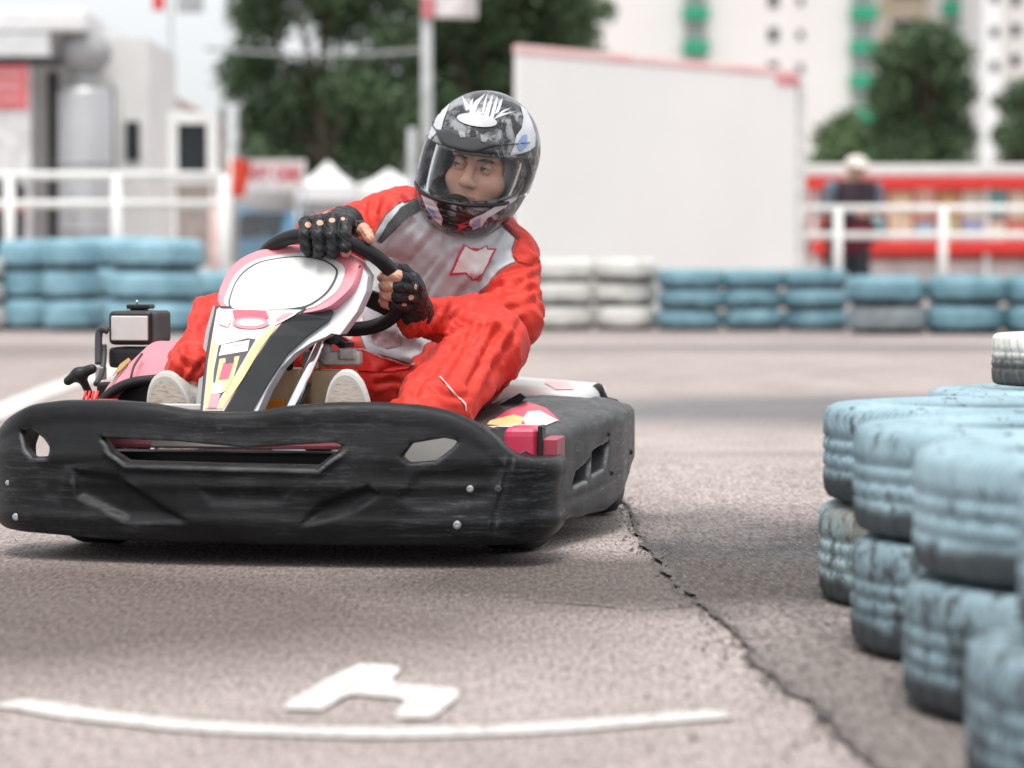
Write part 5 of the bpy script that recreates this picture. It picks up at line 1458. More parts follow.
for pts, amp, wd in (
    ([(456, 252), (442, 268), (431, 284), (424, 300)], .013, 3.2), ([(474, 278), (462, 293), (451, 309), (444, 322)], .013, 3.4), ([(436, 232), (420, 248), (408, 262)], .010, 3.0),
    ([(412, 222), (396, 236), (386, 250)], .008, 3.0), ([(446, 240), (440, 256), (424, 274), (412, 294)], .009, 2.6), ([(490, 262), (480, 276), (472, 290)], .008, 2.6),
    ([(418, 300), (408, 318), (396, 334)], .009, 3.0), ([(436, 312), (424, 330), (410, 344)], .009, 3.0), ([(400, 300), (384, 322), (372, 338)], .008, 3.0), ([(500, 232), (490, 244), (476, 252)], .007, 2.6),
    ([(534, 264), (516, 268), (497, 276)], .009, 3.0), ([(537, 274), (520, 284), (504, 294)], .008, 2.8), ([(532, 288), (508, 296), (482, 302)], .009, 3.0), ([(536, 300), (524, 306), (508, 309)], .007, 2.8), ([(500, 284), (484, 296), (466, 310), (452, 318)], .007, 2.6),
    ([(470, 300), (456, 312), (446, 330)], .007, 2.6),
    ([(372, 200), (369, 214), (373, 228)], .008, 2.8), ([(360, 202), (358, 214), (364, 224)], .008, 2.8), ([(350, 208), (350, 218)], .006, 2.5), ([(384, 200), (380, 214)], .006, 2.5),
    ([(497, 330), (484, 356), (470, 384)], .012, 3.4), ([(512, 338), (498, 362), (480, 396), (474, 414)], .011, 3.2), ([(470, 326), (452, 346), (428, 376), (412, 396)], .009, 3.4), ([(486, 320), (466, 350), (446, 384)], .007, 3.0), ([(440, 340), (424, 362)], .008, 3.0),
    ([(430, 388), (446, 396), (462, 398)], .008, 3.0), ([(412, 392), (430, 402)], .008, 3.0), ([(520, 322), (510, 342), (506, 360)], .008, 3.0),
    ([(380, 372), (394, 366), (410, 364)], .009, 2.8), ([(376, 384), (392, 380), (404, 384)], .008, 2.8),
    ([(206, 300), (192, 320), (178, 343)], .010, 3.0), ([(210, 318), (198, 334), (188, 350)], .009, 3.0), ([(192, 352), (186, 366), (178, 380)], .010, 2.8), ([(204, 362), (196, 372), (188, 384)], .009, 2.6), ([(176, 350), (182, 362), (194, 370)], .008, 2.6)):
    crease(pts, amp * (.62 if (pts[0][0] < 505 and pts[0][1] < 320 and pts[0][0] > 385) else .72), wd)
V = V + N * disp[:, None]
def dseg(c, a, b):
    d = b - a; t = np.clip((c - a) @ d / (d @ d), 0, 1)
    return np.linalg.norm(c - a - t[:, None] * d, axis=1)
c = V
dt = np.minimum.reduce([dseg(c, pelv, belly) - .125, dseg(c, belly, chest) - .13, dseg(c, chest, neck) - .08, np.linalg.norm((c - chest) / np.array([.165, .12, .15]), axis=1) * .13 - .13])
da = np.minimum.reduce([dseg(c, shL + (.012, 0, -.012), elL) - .078, dseg(c, elL, wrL) - .055, dseg(c, shR + (-.012, 0, -.01), elR) - .072, dseg(c, elR, wrR) - .052])
daL = np.minimum(dseg(c, shL + (.012, 0, -.012), elL) - .078, dseg(c, elL, wrL) - .055)
dl = np.minimum.reduce([dseg(c, hipL, kneL) - .1, dseg(c, kneL, ankL) - .08, dseg(c, hipR, kneR) - .1, dseg(c, kneR, ankR) - .07])
# the silver front panel: its outline on the chest, kept as a smooth distance on the vertices
panel = [(366, 352), (358, 330), (360, 300), (364, 262), (374, 234), (386, 214), (402, 200), (440, 196), (470, 228), (498, 222), (516, 238), (512, 250), (516, 262), (500, 276), (482, 290), (464, 312), (448, 332), (430, 348), (416, 366), (390, 358)]
yp = 1.0
vx = KO[None] + (c - KO[None]) * ((yp - KO[1]) / (c[:, 1] - KO[1]))[:, None]
pol = [(KV(a, b, yp)[0], KV(a, b, yp)[2]) for a, b in panel]
PANEL = np.maximum.reduce([sd_poly(vx[:, :1], vx[:, 2:3], pol)[:, 0], dt - daL - .085, dt - dl - .03, .6 * (c[:, 1] - (chest[1] + .05))])
c = V[Q].mean(1)
fm = np.zeros(len(Q), int)
fm[dseg(c, neck + (0, 0, .02), headc) < .068] = 2
fm[dseg(c, ankR + (0, .03, .035), ankR + (0, -.02, -.03)) < .0405] = 2
BODYV, BODYQ, BODYM = V, Q, fm
# --- head inside the helmet, looking a little down and to his right
HM = Matrix.Translation(Vector(headc)) @ Matrix.Rotation(R(-11), 4, 'Z') @ Matrix.Rotation(R(11), 4, 'Y') @ Matrix.Rotation(R(-1), 4, 'X') @ Matrix.Scale(1.08, 4)
f = Field((-.1, -.15, -.15), (.1, .13, .15), .0026)
f.ell((0, .02, .03), (.074, .095, .102), .01); f.ell((0, -.025, -.055), (.056, .064, .068), .05)
f.ell((0, -.085, -.100), (.020, .016, .016), .03); 
for s in (-1, 1):
    f.ell((s * .040, -.058, -.028), (.024, .024, .022), .02)
    f.seg((s * .016, -.084, .026), (s * .046, -.072, .026), .0095, .008, .012)
    f.ell((s * .030, -.094, .004), (.0165, .012, .0115), .010, cut=True)
    f.ell((s * .072, .02, -.005), (.008, .016, .03), .008)
    f.ell((s * .012, -.096, -.034), (.0085, .010, .008), .008)
f.seg((0, -.086, .016), (0, -.106, -.028), .0075, .0110, .012)
f.ell((0, -.108, -.030), (.010, .010, .009), .008)
f.seg((-.018, -.083, -.0635), (.018, -.083, -.0635), .0052, .0052, .006); f.seg((-.015, -.083, -.0725), (.015, -.083, -.0725), .0058, .0058, .006)
V, Q = f.mesh(); ch = V[Q].mean(1)
hm = np.full(len(Q), 2)
hm[(abs(ch[:, 0]) < .021) & (ch[:, 1] < -.074) & (ch[:, 2] < -.060) & (ch[:, 2] > -.077)] = 3
HMn = np.array(HM)
Vh = V @ HMn[:3, :3].T + HMn[:3, 3]
AV = np.concatenate([BODYV, Vh]); AQ = np.concatenate([BODYQ, Q + len(BODYV)]); AM = np.concatenate([BODYM, hm])
person = tag(smooth_obj('person', AV, AQ, None, mats=[BODYSUIT, BODYSUIT, SKIN, SKIND], fmat=AM),
             'driver in red and silver race suit and helmet gripping the steering wheel', 'person')
person.matrix_world = KM
atr = person.data.attributes.new('panel', 'FLOAT', 'POINT')
atr.data.foreach_set('value', np.concatenate([PANEL + .5, np.ones(len(Vh))]).astype(np.float32))
BODB = bvh_of(BODYV, BODYQ)
def hp(v): return HM @ Vector(v)
EYEW = M('eye_white', (0.30, 0.26, 0.245), 0.35); EYED = M('eye_dark', (0.03, 0.02, 0.015), 0.1); BROW = M('brow_hair', (0.05, 0.032, 0.022), 0.8)
for s in (-1, 1):
    ex, ey, ez = s * .0305, -.0800, .004
    V_, F_q = lathe([(.0118 * math.sin(math.pi * i / 12) + 1e-5, -.0118 * math.cos(math.pi * i / 12)) for i in range(13)], 20)
    mesh_obj('eye', [tuple(hp((v[0] + ex, v[1] + ey, v[2] + ez))) for v in V_], F_q, EYEW, person, True)
    V_, F_q = lathe([(.0001, .0), (.0064, .0003), (.0066, -.002), (.0001, -.002)], 16, 'Y')
    mesh_obj('iris', [tuple(hp((v[1] + ex - .0030, ey - .0117 - v[0], v[2] + ez - .0004))) for v in V_], F_q, EYED, person, True)
    # lids: a skin shell round the eyeball, open only at a narrow slit
    Vl, Fl = [], []
    for i in range(25):
        for j in range(29):
            th, ph = -math.pi / 2 + math.pi * i / 24, -math.pi * .5 + math.pi * j / 28
            zz_ = math.sin(th)
            slit = .25 * max(0, math.cos(ph * 1.25)) ** .6
            if abs(zz_ + .04) < slit: zz_ = (slit if zz_ > -.04 else -slit * .8) - .04
            cth = math.sqrt(max(0, 1 - zz_ * zz_)); rr = .0131
            Vl.append(tuple(hp((ex + rr * cth * math.sin(ph), ey - rr * cth * math.cos(ph), ez + rr * zz_))))
    for i in range(24):
        for j in range(28):
            a_ = i * 29 + j
            th = -math.pi / 2 + math.pi * (i + .5) / 24; ph = -math.pi * .5 + math.pi * (j + .5) / 28
            if abs(math.sin(th) + .04) < .25 * max(0, math.cos(ph * 1.25)) ** .6 * .86: continue
            Fl.append((a_, a_ + 1, a_ + 30, a_ + 29))
    mesh_obj('eyelid', Vl, Fl, SKIN, person, True)
    tube('eyebrow', [hp((s * (.012 + q * .0068), -.0950 + q * .0024, .0190 + (.0025 if q in (2, 3, 4) else 0) - (.001 if q == 0 else 0))) for q in range(6)], [.002, .0032, .0034, .0032, .0026, .0014], BROW, person, 8)

# --- helmet
HG = Matrix.Translation(Vector(KV(478, 163, .965))) @ Matrix.Rotation(R(-10), 4, 'Z') @ Matrix.Rotation(R(13), 4, 'Y') @ Matrix.Rotation(R(5), 4, 'X')
def helm_sdf(lo, hi, h, grow=0.0):
    f = Field(lo, hi, h)
    f.ell((0, .022, .028), (.128 + grow, .158 + grow, .139 + grow), .01)
    f.ell((0, -.042, -.078), (.105 + grow, .125 + grow, .094 + grow), .085)
    return f
lo, hi, h = (-.16, -.20, -.205), (.16, .21, .19), .0030
fo = helm_sdf(lo, hi, h); fi = helm_sdf(lo, hi, h, -.026)
X, Y, Z = fo.ax[0][:, None, None], fo.ax[1][None, :, None], fo.ax[2][None, None, :]
outer = fo.F.copy()
shell = smax(outer, -fi.F, .008)
# eye port
port = smax(np.abs(Z - (-.022 + .012 * (X / .1) ** 2)) - (.052 - .006 * (X / .1) ** 2), np.abs(X) - .118, .03); port = np.maximum(port, Y + .02)
sh2 = smax(shell, -port, .006)
# neck opening
sh2 = smax(sh2, -(smax(outer + .012, -(-.128 - Z), .01)), .01)
sh2 = smax(sh2, (-.168 + .14 * (Y + .1)) - Z, .012)
# chin grooves, brow groove
for zc, wd in ((-.098, .003), (-.112, .003), (-.126, .0035)):
    gx_ = np.exp(-((Z - zc + .25 * X * X) / wd) ** 2) * sstep(.075, .05, np.abs(X)) * sstep(-.02, -.06, Y)
    sh2 = sh2 + .0035 * gx_
brow = np.exp(-((Z - .038 - .6 * X * X) / .003) ** 2) * sstep(.0, -.04, Y)
sh2 = sh2 + .002 * brow
fo.F = sh2.astype(np.float32)
V, Q = fo.mesh()
def helm_mat():
    m, nt, bs, out = newmat('helmet_black_marbled')
    a = noise_tex(nt, 15, 6, 0.7, dist=1.6)
    c = mix_rgb(nt, ramp(nt, a, [(0.48, 0), (0.60, 1)]), (0.012, 0.012, 0.014), (0.28, 0.285, 0.30))
    nt.links.new(c, bs.inputs['Base Color']); bs.inputs['Roughness'].default_value = 0.30; bs.inputs['Coat Weight'].default_value = 0.25
    return m
HBLK = helm_mat()
hv = np.array(HG)
Vw = V @ hv[:3, :3].T + hv[:3, 3]
helmet = smooth_obj('helmet', Vw, Q, HBLK, person)
helmet['label'] = 'black full face helmet with silver spikes and clear visor'
HB = bvh_of(Vw, Q)
fol = helm_sdf(lo, hi, .004, -.024); fi2 = helm_sdf(lo, hi, .004, -.040)
X, Y, Z = fol.ax[0][:, None, None], fol.ax[1][None, :, None], fol.ax[2][None, None, :]
pr = smax(np.abs(Z + .026) - .058, np.abs(X - .006) - .076, .03); pr = np.maximum(pr, Y + .0)
ln = smax(smax(fol.F, -fi2.F, .006), -pr, .012); ln = smax(ln, -.125 - Z, .02)
fol.F = ln.astype(np.float32); V, Q = fol.mesh()
smooth_obj('lining', V @ hv[:3, :3].T + hv[:3, 3], Q, M('lining_foam', (0.17, 0.175, 0.19), 0.8, var=0.25, scale=26, bmp=0.3), helmet)
def visor_mat():
    m, nt, bs, out = newmat('clear_visor')
    nt.nodes.remove(bs)
    tr = nt.nodes.new('ShaderNodeBsdfTransparent'); tr.inputs[0].default_value = (0.96, 0.965, 0.97, 1)
    gl = nt.nodes.new('ShaderNodeBsdfGlossy'); gl.inputs['Roughness'].default_value = 0.04
    fr = nt.nodes.new('ShaderNodeFresnel'); fr.inputs['IOR'].default_value = 1.26
    mx = nt.nodes.new('ShaderNodeMixShader'); nt.links.new(fr.outputs[0], mx.inputs[0]); nt.links.new(tr.outputs[0], mx.inputs[1]); nt.links.new(gl.outputs[0], mx.inputs[2])
    # faint dust
    df = nt.nodes.new('ShaderNodeBsdfDiffuse'); df.inputs[0].default_value = (0.7, 0.72, 0.74, 1)
    m2 = nt.nodes.new('ShaderNodeMixShader'); nt.links.new(ramp(nt, noise_tex(nt, 30, 5, 0.7), [(0.5, 0.0), (0.8, 0.10)]), m2.inputs[0]); nt.links.new(mx.outputs[0], m2.inputs[1]); nt.links.new(df.outputs[0], m2.inputs[2])
    nt.links.new(m2.outputs[0], out.inputs[0])
    return m
fv = helm_sdf(lo, hi, .003, .0045); fv2 = helm_sdf(lo, hi, .003, -.0005)
X, Y, Z = fv.ax[0][:, None, None], fv.ax[1][None, :, None], fv.ax[2][None, None, :]
pv = smax(np.abs(Z - (-.020 + .010 * (X / .1) ** 2)) - (.062 - .010 * (X / .1) ** 2), Y - .035, .02)
# a single outer skin of the visor: evaluated as thin shell
vs = smax(smax(fv.F, -fv2.F, .001), pv, .004)
fv.F = vs.astype(np.float32); V, Q = fv.mesh()
visor = smooth_obj('visor', V @ hv[:3, :3].T + hv[:3, 3], Q, visor_mat(), helmet)
# visor rim and side pivots
def hz(v): return HG @ Vector(v)
hh = on_kart(HB, .0016)
def zq(x, y): return (400 + x / 4.8, 80 + y / 4.8)
HWH = M('helmet_white', (0.62, 0.62, 0.68), 0.25, var=0.10, scale=30, coat=0.5)
HBL = M('helmet_blue', (0.22, 0.33, 0.58), 0.25, var=0.1, coat=0.5)
HRD = M('helmet_red', (0.45, 0.05, 0.08), 0.25, var=0.1, coat=0.5)
def hs(name, poly, mat, off=.0016): return film(name, [zq(*p) for p in poly], on_kart(HB, off), mat, helmet, 2.5)
for spike in ([(318, 152), (296, 72), (318, 104), (338, 132)], [(332, 160), (360, 104), (412, 66), (376, 118), (354, 170)], [(328, 146), (338, 108), (352, 88), (344, 152)],
              [(402, 172), (420, 118), (446, 70), (438, 120), (424, 180)], [(392, 160), (402, 110), (420, 66), (410, 130), (402, 166)], [(428, 186), (446, 128), (468, 74), (462, 130), (446, 190)],
              [(440, 194), (480, 164), (562, 150), (510, 166), (474, 180)], [(454, 166), (472, 118), (492, 86), (484, 126), (472, 158)], [(458, 178), (490, 148), (534, 134), (500, 154), (476, 170)]):
    hs('graphic', spike, HWH)
hs('graphic', [(575, 120), (604, 146), (630, 200), (648, 262), (646, 318), (622, 338), (580, 352), (526, 362), (546, 316), (556, 268), (582, 232), (590, 180)], HWH)
hs('graphic', [(584, 266), (606, 262), (606, 318), (578, 342), (560, 330), (566, 296)], HBL, .003)
hs('graphic', [(222, 92), (262, 74), (236, 130), (212, 190), (200, 240), (170, 262), (140, 268), (112, 330), (112, 300), (124, 250), (150, 188), (186, 128)], HWH)
hs('graphic', [(98, 470), (112, 478), (140, 540), (176, 600), (208, 668), (188, 664), (200, 700), (164, 664), (130, 620), (106, 556)], HWH)
hs('graphic', [(136, 610), (164, 624), (176, 658), (150, 646)], HBL, .003)
hs('graphic', [(276, 690), (330, 676), (300, 700), (345, 690), (276, 724), (282, 704)], HRD)
hs('graphic', [(336, 668), (400, 640), (470, 598), (552, 552), (570, 540), (556, 572), (500, 612), (420, 660), (392, 700), (352, 716), (330, 690)], HWH)
hs('graphic', [(350, 680), (386, 656), (382, 690), (392, 704), (362, 700), (344, 716)], HBL, .003)
f = Field((-.06, -.2, -.13), (.06, -.06, -.04), .003)
f.ell((.014, -.128, -.084), (.034, .014, .022), .01)
V, Q = f.mesh(); smooth_obj('breath_guard', V @ hv[:3, :3].T + hv[:3, 3], Q, M('guard_black', (0.02, 0.02, 0.022), 0.7), helmet)
# brow vent: raised spoiler with an oval badge plate and three slots
fb_ = helm_sdf(lo, hi, .003, .008)
X, Y, Z = fb_.ax[0][:, None, None], fb_.ax[1][None, :, None], fb_.ax[2][None, None, :]
band = smax(np.abs(Z - (.058 + 1.2 * X * X)) - .018 * sstep(.085, .03, np.abs(X)) - .002, Y - .0, .01)
fb_.F = smax(smax(fb_.F, -(fb_.F + .012), .001), band, .008).astype(np.float32); V, Q = fb_.mesh()
Vv = V @ hv[:3, :3].T + hv[:3, 3]
vent = smooth_obj('brow_vent', Vv, Q, BLKGR, helmet)
VB = bvh_of(np.concatenate([Vw, Vv]), np.concatenate([np.array(HB and []).reshape(0, 4).astype(int), Q + len(Vw)]) if False else Q + len(Vw))
def vsx(name, poly, mat, off):
    b1, b2 = on_kart(VB, off), on_kart(HB, off)
    def hit(px, py):
        a, b = b1(px, py), b2(px, py)
        if a is None: return b
        if b is None: return a
        return a if (Vector(KO) - a).length < (Vector(KO) - b).length else b
    return film(name, [zq(*p) for p in poly], hit, mat, vent, 2.0)
vsx('slot', [(276, 238), (306, 234), (316, 276), (290, 276)], M('slot_grey', (0.25, 0.26, 0.27), 0.5), .0015)
vsx('slot', [(336, 246), (366, 248), (366, 272), (336, 270)], M('slot_black', (0.008, 0.008, 0.008), 0.5), .0015)
vsx('slot', [(384, 262), (430, 266), (412, 300), (390, 296)], M('slot_grey2', (0.25, 0.26, 0.27), 0.5), .0015)
ovp = [(370 + 94 * math.cos(t * math.pi / 12) - 0 * t, 196 + 30 * math.sin(t * math.pi / 12) + .13 * 94 * math.cos(t * math.pi / 12)) for t in range(24)]
vsx('badge_plate', ovp, M('plate_silver', (0.55, 0.55, 0.57), 0.35, var=0.08, scale=40), .0035)
# chin vent and strap stud
vsx('chin_vent', [(246, 594), (272, 598), (272, 610), (250, 610)], STEEL, .003)
for zc in (-.094,):
    pts = []
    for q in range(-12, 13):
        a = q / 12 * 1.15
        h_ = HB.ray_cast(hz((0.45 * math.sin(a), -0.45 * math.cos(a) - .02, -.080 + .02 * math.sin(a) ** 2)), (hz((0, -.02, -.080)) - hz((0.45 * math.sin(a), -0.45 * math.cos(a) - .02, -.080))).normalized())
        if h_[0] is not None: pts.append(h_[0] + h_[1] * .002)
    if len(pts) > 3: tube('visor_rim', pts, .0045, BLKSAT, helmet, 8)

# --- gloved hands
def hand(name, wrist, segs, palm, skin_pts, extra, label):
    f = Field(np.min([s[0] for s in segs] + [wrist], 0) - .06, np.max([s[0] for s in segs] + [wrist], 0) + .06, .0024)
    f.seg(wrist, palm[0], .030, .030, .02)
    for a, b, r in zip(palm[:-1], palm[1:], palm_r): pass
    return f
def chain(f, pts, rs, k=.006):
    for i in range(len(pts) - 1): f.seg(pts[i], pts[i + 1], rs[i], rs[i + 1], k)
def W3(deg, dr, dn): return np.array(on_wheel(deg, dr, dn))
# right hand (picture left): knuckles over the top of the rim, fingers hanging down in front
def px(x, y, d): return KV(x, y, d)
RH0, RH1 = px(299, 200, .40), px(390, 262, .74)
f = Field(np.minimum(RH0, RH1) - .03, np.maximum(RH0, RH1) + .03, .0023)
wr = px(345, 224, .60)
f.seg(wrR, wr, .034, .033, .02)
kn = [px(305.5, 223, .462), px(319, 221, .450), px(332.5, 219.5, .450), px(345.5, 221, .458)]
for q in kn: f.seg(wr, q + np.array([0, .02, -.002]), .030, .0165, .018)
mid = [px(305, 235, .425), px(318, 235, .412), px(331.5, 235, .412), px(344.5, 235, .422)]
tip = [px(306.5, 247, .425), px(319, 249, .412), px(332, 249, .412), px(345, 247, .418)]
tp2 = [px(308, 252, .450), px(320, 254, .44), px(333, 254, .44), px(345.5, 252, .436)]
for a, b, c_, d_ in zip(kn, mid, tip, tp2): chain(f, [a, b, c_, d_], [.0148, .0136, .0128, .0112], .004)
th = [px(352, 228, .53), px(361, 228, .50), px(367, 233, .470), px(370, 239, .452)]
chain(f, th, [.016, .0145, .0125, .0105], .006)
V, Q = f.mesh(); c = V[Q].mean(1)
fm = np.zeros(len(Q), int)
fm[(np.linalg.norm(c - tp2[3], axis=1) < .017) & (dseg(c, tip[3], tp2[3]) < .02)] = 1
fm[dseg(c, tip[3] + (tp2[3] - tip[3]) * .4, tp2[3]) < .0135] = 1
fm[dseg(c, th[1] * .5 + th[2] * .5, th[3]) < .0165] = 1
V += nvert(V, Q) * (.0009 * wob(V, 160, .2) + .0006 * wob(V, 330, .9))[:, None]
rh = smooth_obj('gloved_hand', V, Q, None, person, mats=[GLOVE, SKIN], fmat=fm); RHB = bvh_of(V, Q)
def dots(cent, rad, bv, par, nm='knuckle_hole'):
    for (x, y), (rx, ry) in zip(cent, rad):
        film(nm, [(x + rx * math.cos(t * math.pi / 6), y + ry * math.sin(t * math.pi / 6)) for t in range(12)], on_kart(bv, .0008), SKIN, par, 2.0)
dots([(308, 225), (320, 223), (332, 220.5), (343, 219)], [(3.2, 3), (3.4, 2.8), (3.2, 2.4), (2.2, 1.8)], RHB, rh)
film('glove_opening', [(315, 213), (320, 210), (327, 209.5), (331, 212), (324, 214)], on_kart(RHB, .0008), SKIN, rh, 2.0)
tube('glove_strap', [v for v in (on_kart(RHB, .002)(x, y) for x, y in ((305, 209), (314, 211), (318, 206), (330, 209), (336, 211))) if v is not None], .003, GLOVE, rh, 8)

# left hand (picture right): fist round the rim at three o'clock, knuckles outwards
f = Field(np.minimum(KV(370, 330, .46), KV(450, 250, .80)) - .02, np.maximum(KV(370, 330, .46), KV(450, 250, .80)) + .02, .0023)
wl = px(416, 311, .64)
f.seg(wrL, wl, .033, .032, .02)
knl = [px(409, 279, .525), px(412.5, 287.5, .530), px(411.5, 297, .545), px(406.5, 305.5, .565)]
for q in knl: f.seg(wl, q + np.array([.006, .02, 0]), .027, .0145, .02)
midl = [px(397, 276, .500), px(398, 286, .503), px(396, 296, .515), px(393, 304, .535)]
tipl = [px(386, 276, .505), px(386, 286, .507), px(386, 295, .52), px(385, 303, .54)]
tp2l = [px(382, 277.5, .530), px(383, 286.5, .535), px(383, 294, .545), px(383, 301, .56)]
for a, b, c_, d_ in zip(knl, midl, tipl, tp2l): chain(f, [a, b, c_, d_], [.0138, .0125, .0115, .0100], .003)
thl = [px(414, 281, .60), px(404, 271, .57), px(396, 269, .55), px(389, 272, .545)]
chain(f, thl, [.017, .014, .012, .010], .006)
V, Q = f.mesh(); c = V[Q].mean(1)
fm = np.zeros(len(Q), int)
for j, (k0_, m0, t0, p0) in enumerate(zip(knl, midl, tipl, tp2l)):
    fm[np.minimum(dseg(c, (m0 if j == 0 else m0 * .45 + t0 * .55), t0), dseg(c, t0, p0)) < .0140] = 1
V += nvert(V, Q) * (.0009 * wob(V, 160, .7) + .0006 * wob(V, 330, 1.9))[:, None]
lh = smooth_obj('gloved_hand', V, Q, None, person, mats=[GLOVE, SKIN], fmat=fm); LHB = bvh_of(V, Q)
dots([(415.5, 287), (411, 297.5), (404, 304.5)], [(1.5, 2.6), (2.8, 2.6), (2.6, 1.8)], LHB, lh)

# --- shoes: canvas sneakers seen sole first
SOLE = None
def sole_mat():
    m, nt, bs, out = newmat('worn_cream_sole')
    a = noise_tex(nt, 60, 5, 0.6, stretch=(1, 1, 3)); b = noise_tex(nt, 9, 4)
    c_ = mix_rgb(nt, ramp(nt, a, [(0.52, 0), (0.62, 0.8)]), (0.62, 0.55, 0.46), (0.40, 0.31, 0.24))
    c_ = mix_rgb(nt, ramp(nt, b, [(0.45, 0), (0.7, 0.5)]), c_, (0.70, 0.65, 0.58))
    nt.links.new(c_, bs.inputs['Base Color']); bs.inputs['Roughness'].default_value = 0.8
    bump(nt, bs, a, 0.5, 0.003); return m
SOLE = sole_mat(); SRIM = M('sole_rim', (0.66, 0.64, 0.60), 0.6, var=0.08)
CANV = M('khaki_canvas', (0.33, 0.26, 0.16), 0.85, var=0.12, scale=40, bmp=0.3, bscale=300)
CANG = M('grey_canvas', (0.52, 0.50, 0.46), 0.85, var=0.12, scale=40, bmp=0.3, bscale=300)
def shoe(cpx, ax_px, y, toe, ank, upm, label):
    cxy = KV(cpx[0], cpx[1], y)
    toe = np.array(toe, float); toe /= np.linalg.norm(toe)
    side = np.array([math.cos(R(cpx[2])), 0, -math.sin(R(cpx[2]))]); side -= toe * (side @ toe); side /= np.linalg.norm(side)
    nrm = np.cross(side, toe); nrm = nrm if nrm[1] < 0 else -nrm
    root = person
    Ln, Wd = .235, ax_px * 2 / 465
    org = cxy - toe * (Ln * .5 - Wd * .5)
    prof = []
    for t in range(40):
        a = 2 * math.pi * t / 40
        u_ = math.sin(a); w_ = math.cos(a)
        ln = u_ * Ln * .5; wd = w_ * Wd * .5 * (1 if u_ > -.1 else .86) * (1 - .10 * math.exp(-((u_ + .15) / .35) ** 2))
        wd = math.copysign(abs(wd) ** .9 * (Wd * .5) ** .1, wd)
        prof.append(org + toe * ln + side * wd)
    L0 = [p + nrm * .012 for p in [org + (q - org) * .93 for q in prof]]
    o = loft('shoe_sole', [L0, [p + nrm * .009 for p in prof], [p - nrm * .014 for p in prof]], SRIM, root, True, True, False)
    ins = [org + (q - org) * .86 + nrm * .0135 for q in prof]
    bm = bmesh.new(); fc = bm.faces.new([bm.verts.new(Vector(p)) for p in ins]); bmesh.ops.triangulate(bm, faces=[fc])
    tr_ = bm_obj('tread', bm, SOLE, o)
    f = Field(np.min(prof, 0) - .12, np.max(prof, 0) + .12, .0045)
    f.seg(org + toe * .07 - nrm * .035, org - toe * .02 - nrm * .045, .034, .040, .02); f.seg(org - toe * .02 - nrm * .045, org - toe * .075 - nrm * .045, .040, .034, .02)
    f.seg(org - toe * .05 - nrm * .05, np.array(ank), .036, .036, .02)
    V, Q = f.mesh()
    smooth_obj('shoe_upper', V, Q, upm, root)
sR = shoe((168, 396, 12), 24.5, .285, (-.12, -.10, .80), ankR + (0, -.01, -.01), CANG, '')
sL = shoe((347, 394, -4), 23.5, .285, (-.02, -.12, .80), ankL + (0, -.01, -.01), CANV, '')

# --- marks on the suit
hb = lambda off: on_kart(BODB, off)
STRAP = M('strap_grey', (0.075, 0.078, 0.082), 0.7, bmp=0.3, bscale=300)
film('strap', [(376, 241), (381, 243), (408, 217), (424, 208), (438, 206), (436, 198), (420, 199), (403, 206), (388, 222)], hb(.004), STRAP, person, 4)
film('badge_edge', [(449, 275), (455, 262), (463, 244), (471, 248), (480, 248), (487, 245), (488, 249), (497, 249), (490, 262), (481, 281), (472, 280), (467, 274)], hb(.003), KRED, person, 3)
film('badge', [(452, 272), (458, 261), (465, 246.5), (473, 250.5), (482, 250.5), (486, 247.5), (487.5, 251), (494, 251), (488, 262), (479.5, 278), (473, 277.5), (467, 272)], hb(.0045), WHITE, person, 3)
film('collar_patch', [(398, 203), (401, 194), (406, 189), (411, 192), (416, 199), (408, 202)], hb(.003), M('collar_red', (0.55, 0.02, 0.015), 0.6), person, 3)
film('shoulder_patch', [(512, 256), (520, 240), (528, 248), (534, 262), (530, 264), (518, 262)], hb(.003), SUIT, person, 3)
film('shoulder_seam', [(500, 223), (508, 226), (520, 238), (518, 240), (508, 230)], hb(.004), M('seam_dark_red', (0.22, 0.02, 0.03), 0.6), person, 3)
film('belt', [(355, 350), (362, 350), (390, 358), (416, 365), (410, 369), (385, 373), (356, 371)], hb(.004), M('belt_red', (0.72, 0.02, 0.015), 0.5, var=0.06), person, 3)
film('belt_edge', [(356, 349.5), (362, 349.5), (390, 357.5), (417, 364.5), (416, 366), (390, 359), (362, 351), (356, 351)], hb(.006), KPALE, person, 3)
film('suit_stain', [(372, 332), (378, 329), (400, 334), (402, 345), (388, 349), (372, 343)], hb(.003), M('stain_maroon', (0.32, 0.15, 0.15), 0.7, var=0.3, scale=40, col2=(0.50, 0.47, 0.47)), person, 3)
film('pocket_seam', [(439, 377.5), (440, 376.8), (449, 387), (465.5, 404), (466, 411), (465, 411), (464, 405), (448, 388.5)], hb(.003), KPALE, person, 3)
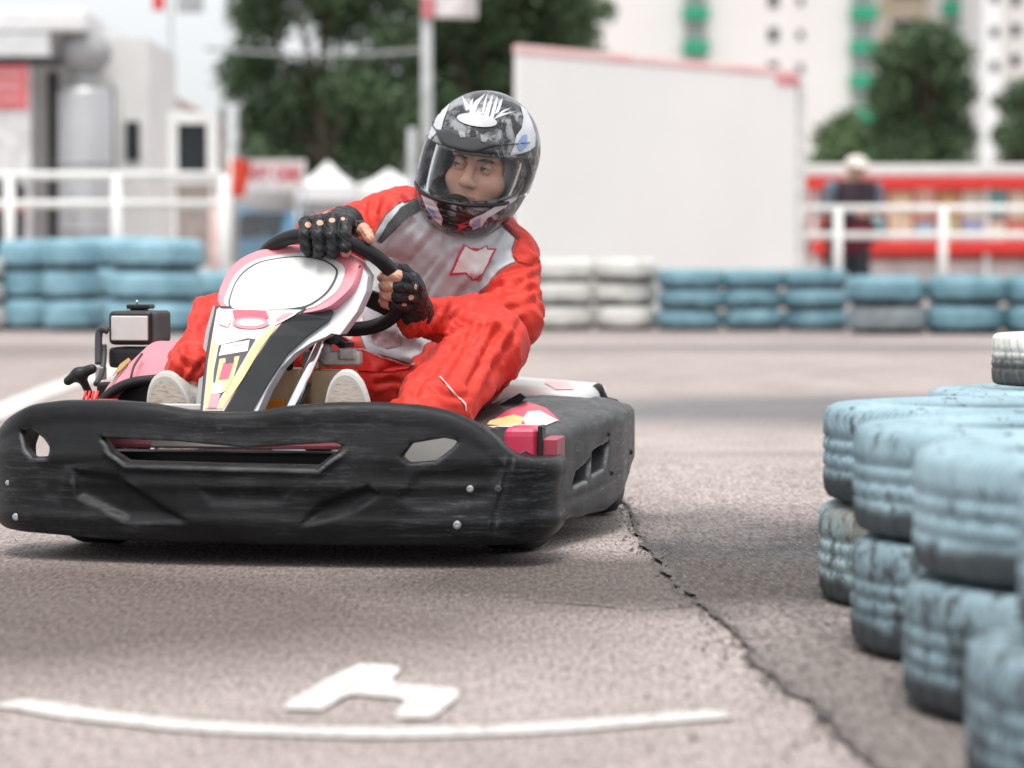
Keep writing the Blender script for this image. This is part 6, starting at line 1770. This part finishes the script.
# ------------------------------------------------------------------ sky, sun, camera
w = bpy.data.worlds.new('World'); SC.world = w; w.use_nodes = True
nt = w.node_tree; bg = nt.nodes['Background']
sky = nt.nodes.new('ShaderNodeTexSky'); sky.sky_type = 'NISHITA'; sky.sun_disc = False
SUN_DIR = Vector((-0.05, -0.30, 0.95)).normalized()
sky.sun_elevation = math.asin(SUN_DIR.z); sky.sun_rotation = math.atan2(SUN_DIR.x, SUN_DIR.y) % (2 * math.pi)
sky.air_density = 1.0; sky.dust_density = 4.0; sky.ozone_density = 1.0
hs_ = nt.nodes.new('ShaderNodeHueSaturation'); hs_.inputs['Saturation'].default_value = 0.16   # overcast: the blue washed out
nt.links.new(sky.outputs[0], hs_.inputs['Color'])
cl = nt.nodes.new('ShaderNodeMix'); cl.data_type = 'RGBA'; cl.inputs[0].default_value = 0.42; cl.inputs[7].default_value = (7.4, 7.75, 7.95, 1)   # the even white cloud sheet
nt.links.new(hs_.outputs[0], cl.inputs[6]); nt.links.new(cl.outputs[2], bg.inputs['Color'])
bg.inputs['Strength'].default_value = 0.125
sl = bpy.data.lights.new('sun', 'SUN'); sl.energy = 1.5; sl.angle = R(25); sl.color = (1.0, 0.96, 0.91)
so = link(bpy.data.objects.new('sun', sl)); so.rotation_euler = SUN_DIR.to_track_quat('Z', 'Y').to_euler()
cam = bpy.data.cameras.new('camera'); cam.lens = 100.0 * F / 2844.4; cam.sensor_width = 36.0; cam.clip_end = 3000; cam.clip_start = 0.1
co = link(bpy.data.objects.new('camera', cam)); co.location = CAM; co.rotation_euler = (math.pi / 2 - PITCH, 0, 0)
cam.dof.use_dof = True; cam.dof.focus_distance = 6.15; cam.dof.aperture_fstop = 3.0
SC.camera = co
SC.view_settings.view_transform = 'Standard'; SC.view_settings.look = 'None'; SC.view_settings.gamma = 1.0; SC.view_settings.use_curve_mapping = False
SC.view_settings.exposure = 0.68
try:
    SC.cycles.use_denoising = True; SC.cycles.transparent_max_bounces = 16; SC.cycles.max_bounces = 8
except Exception: pass
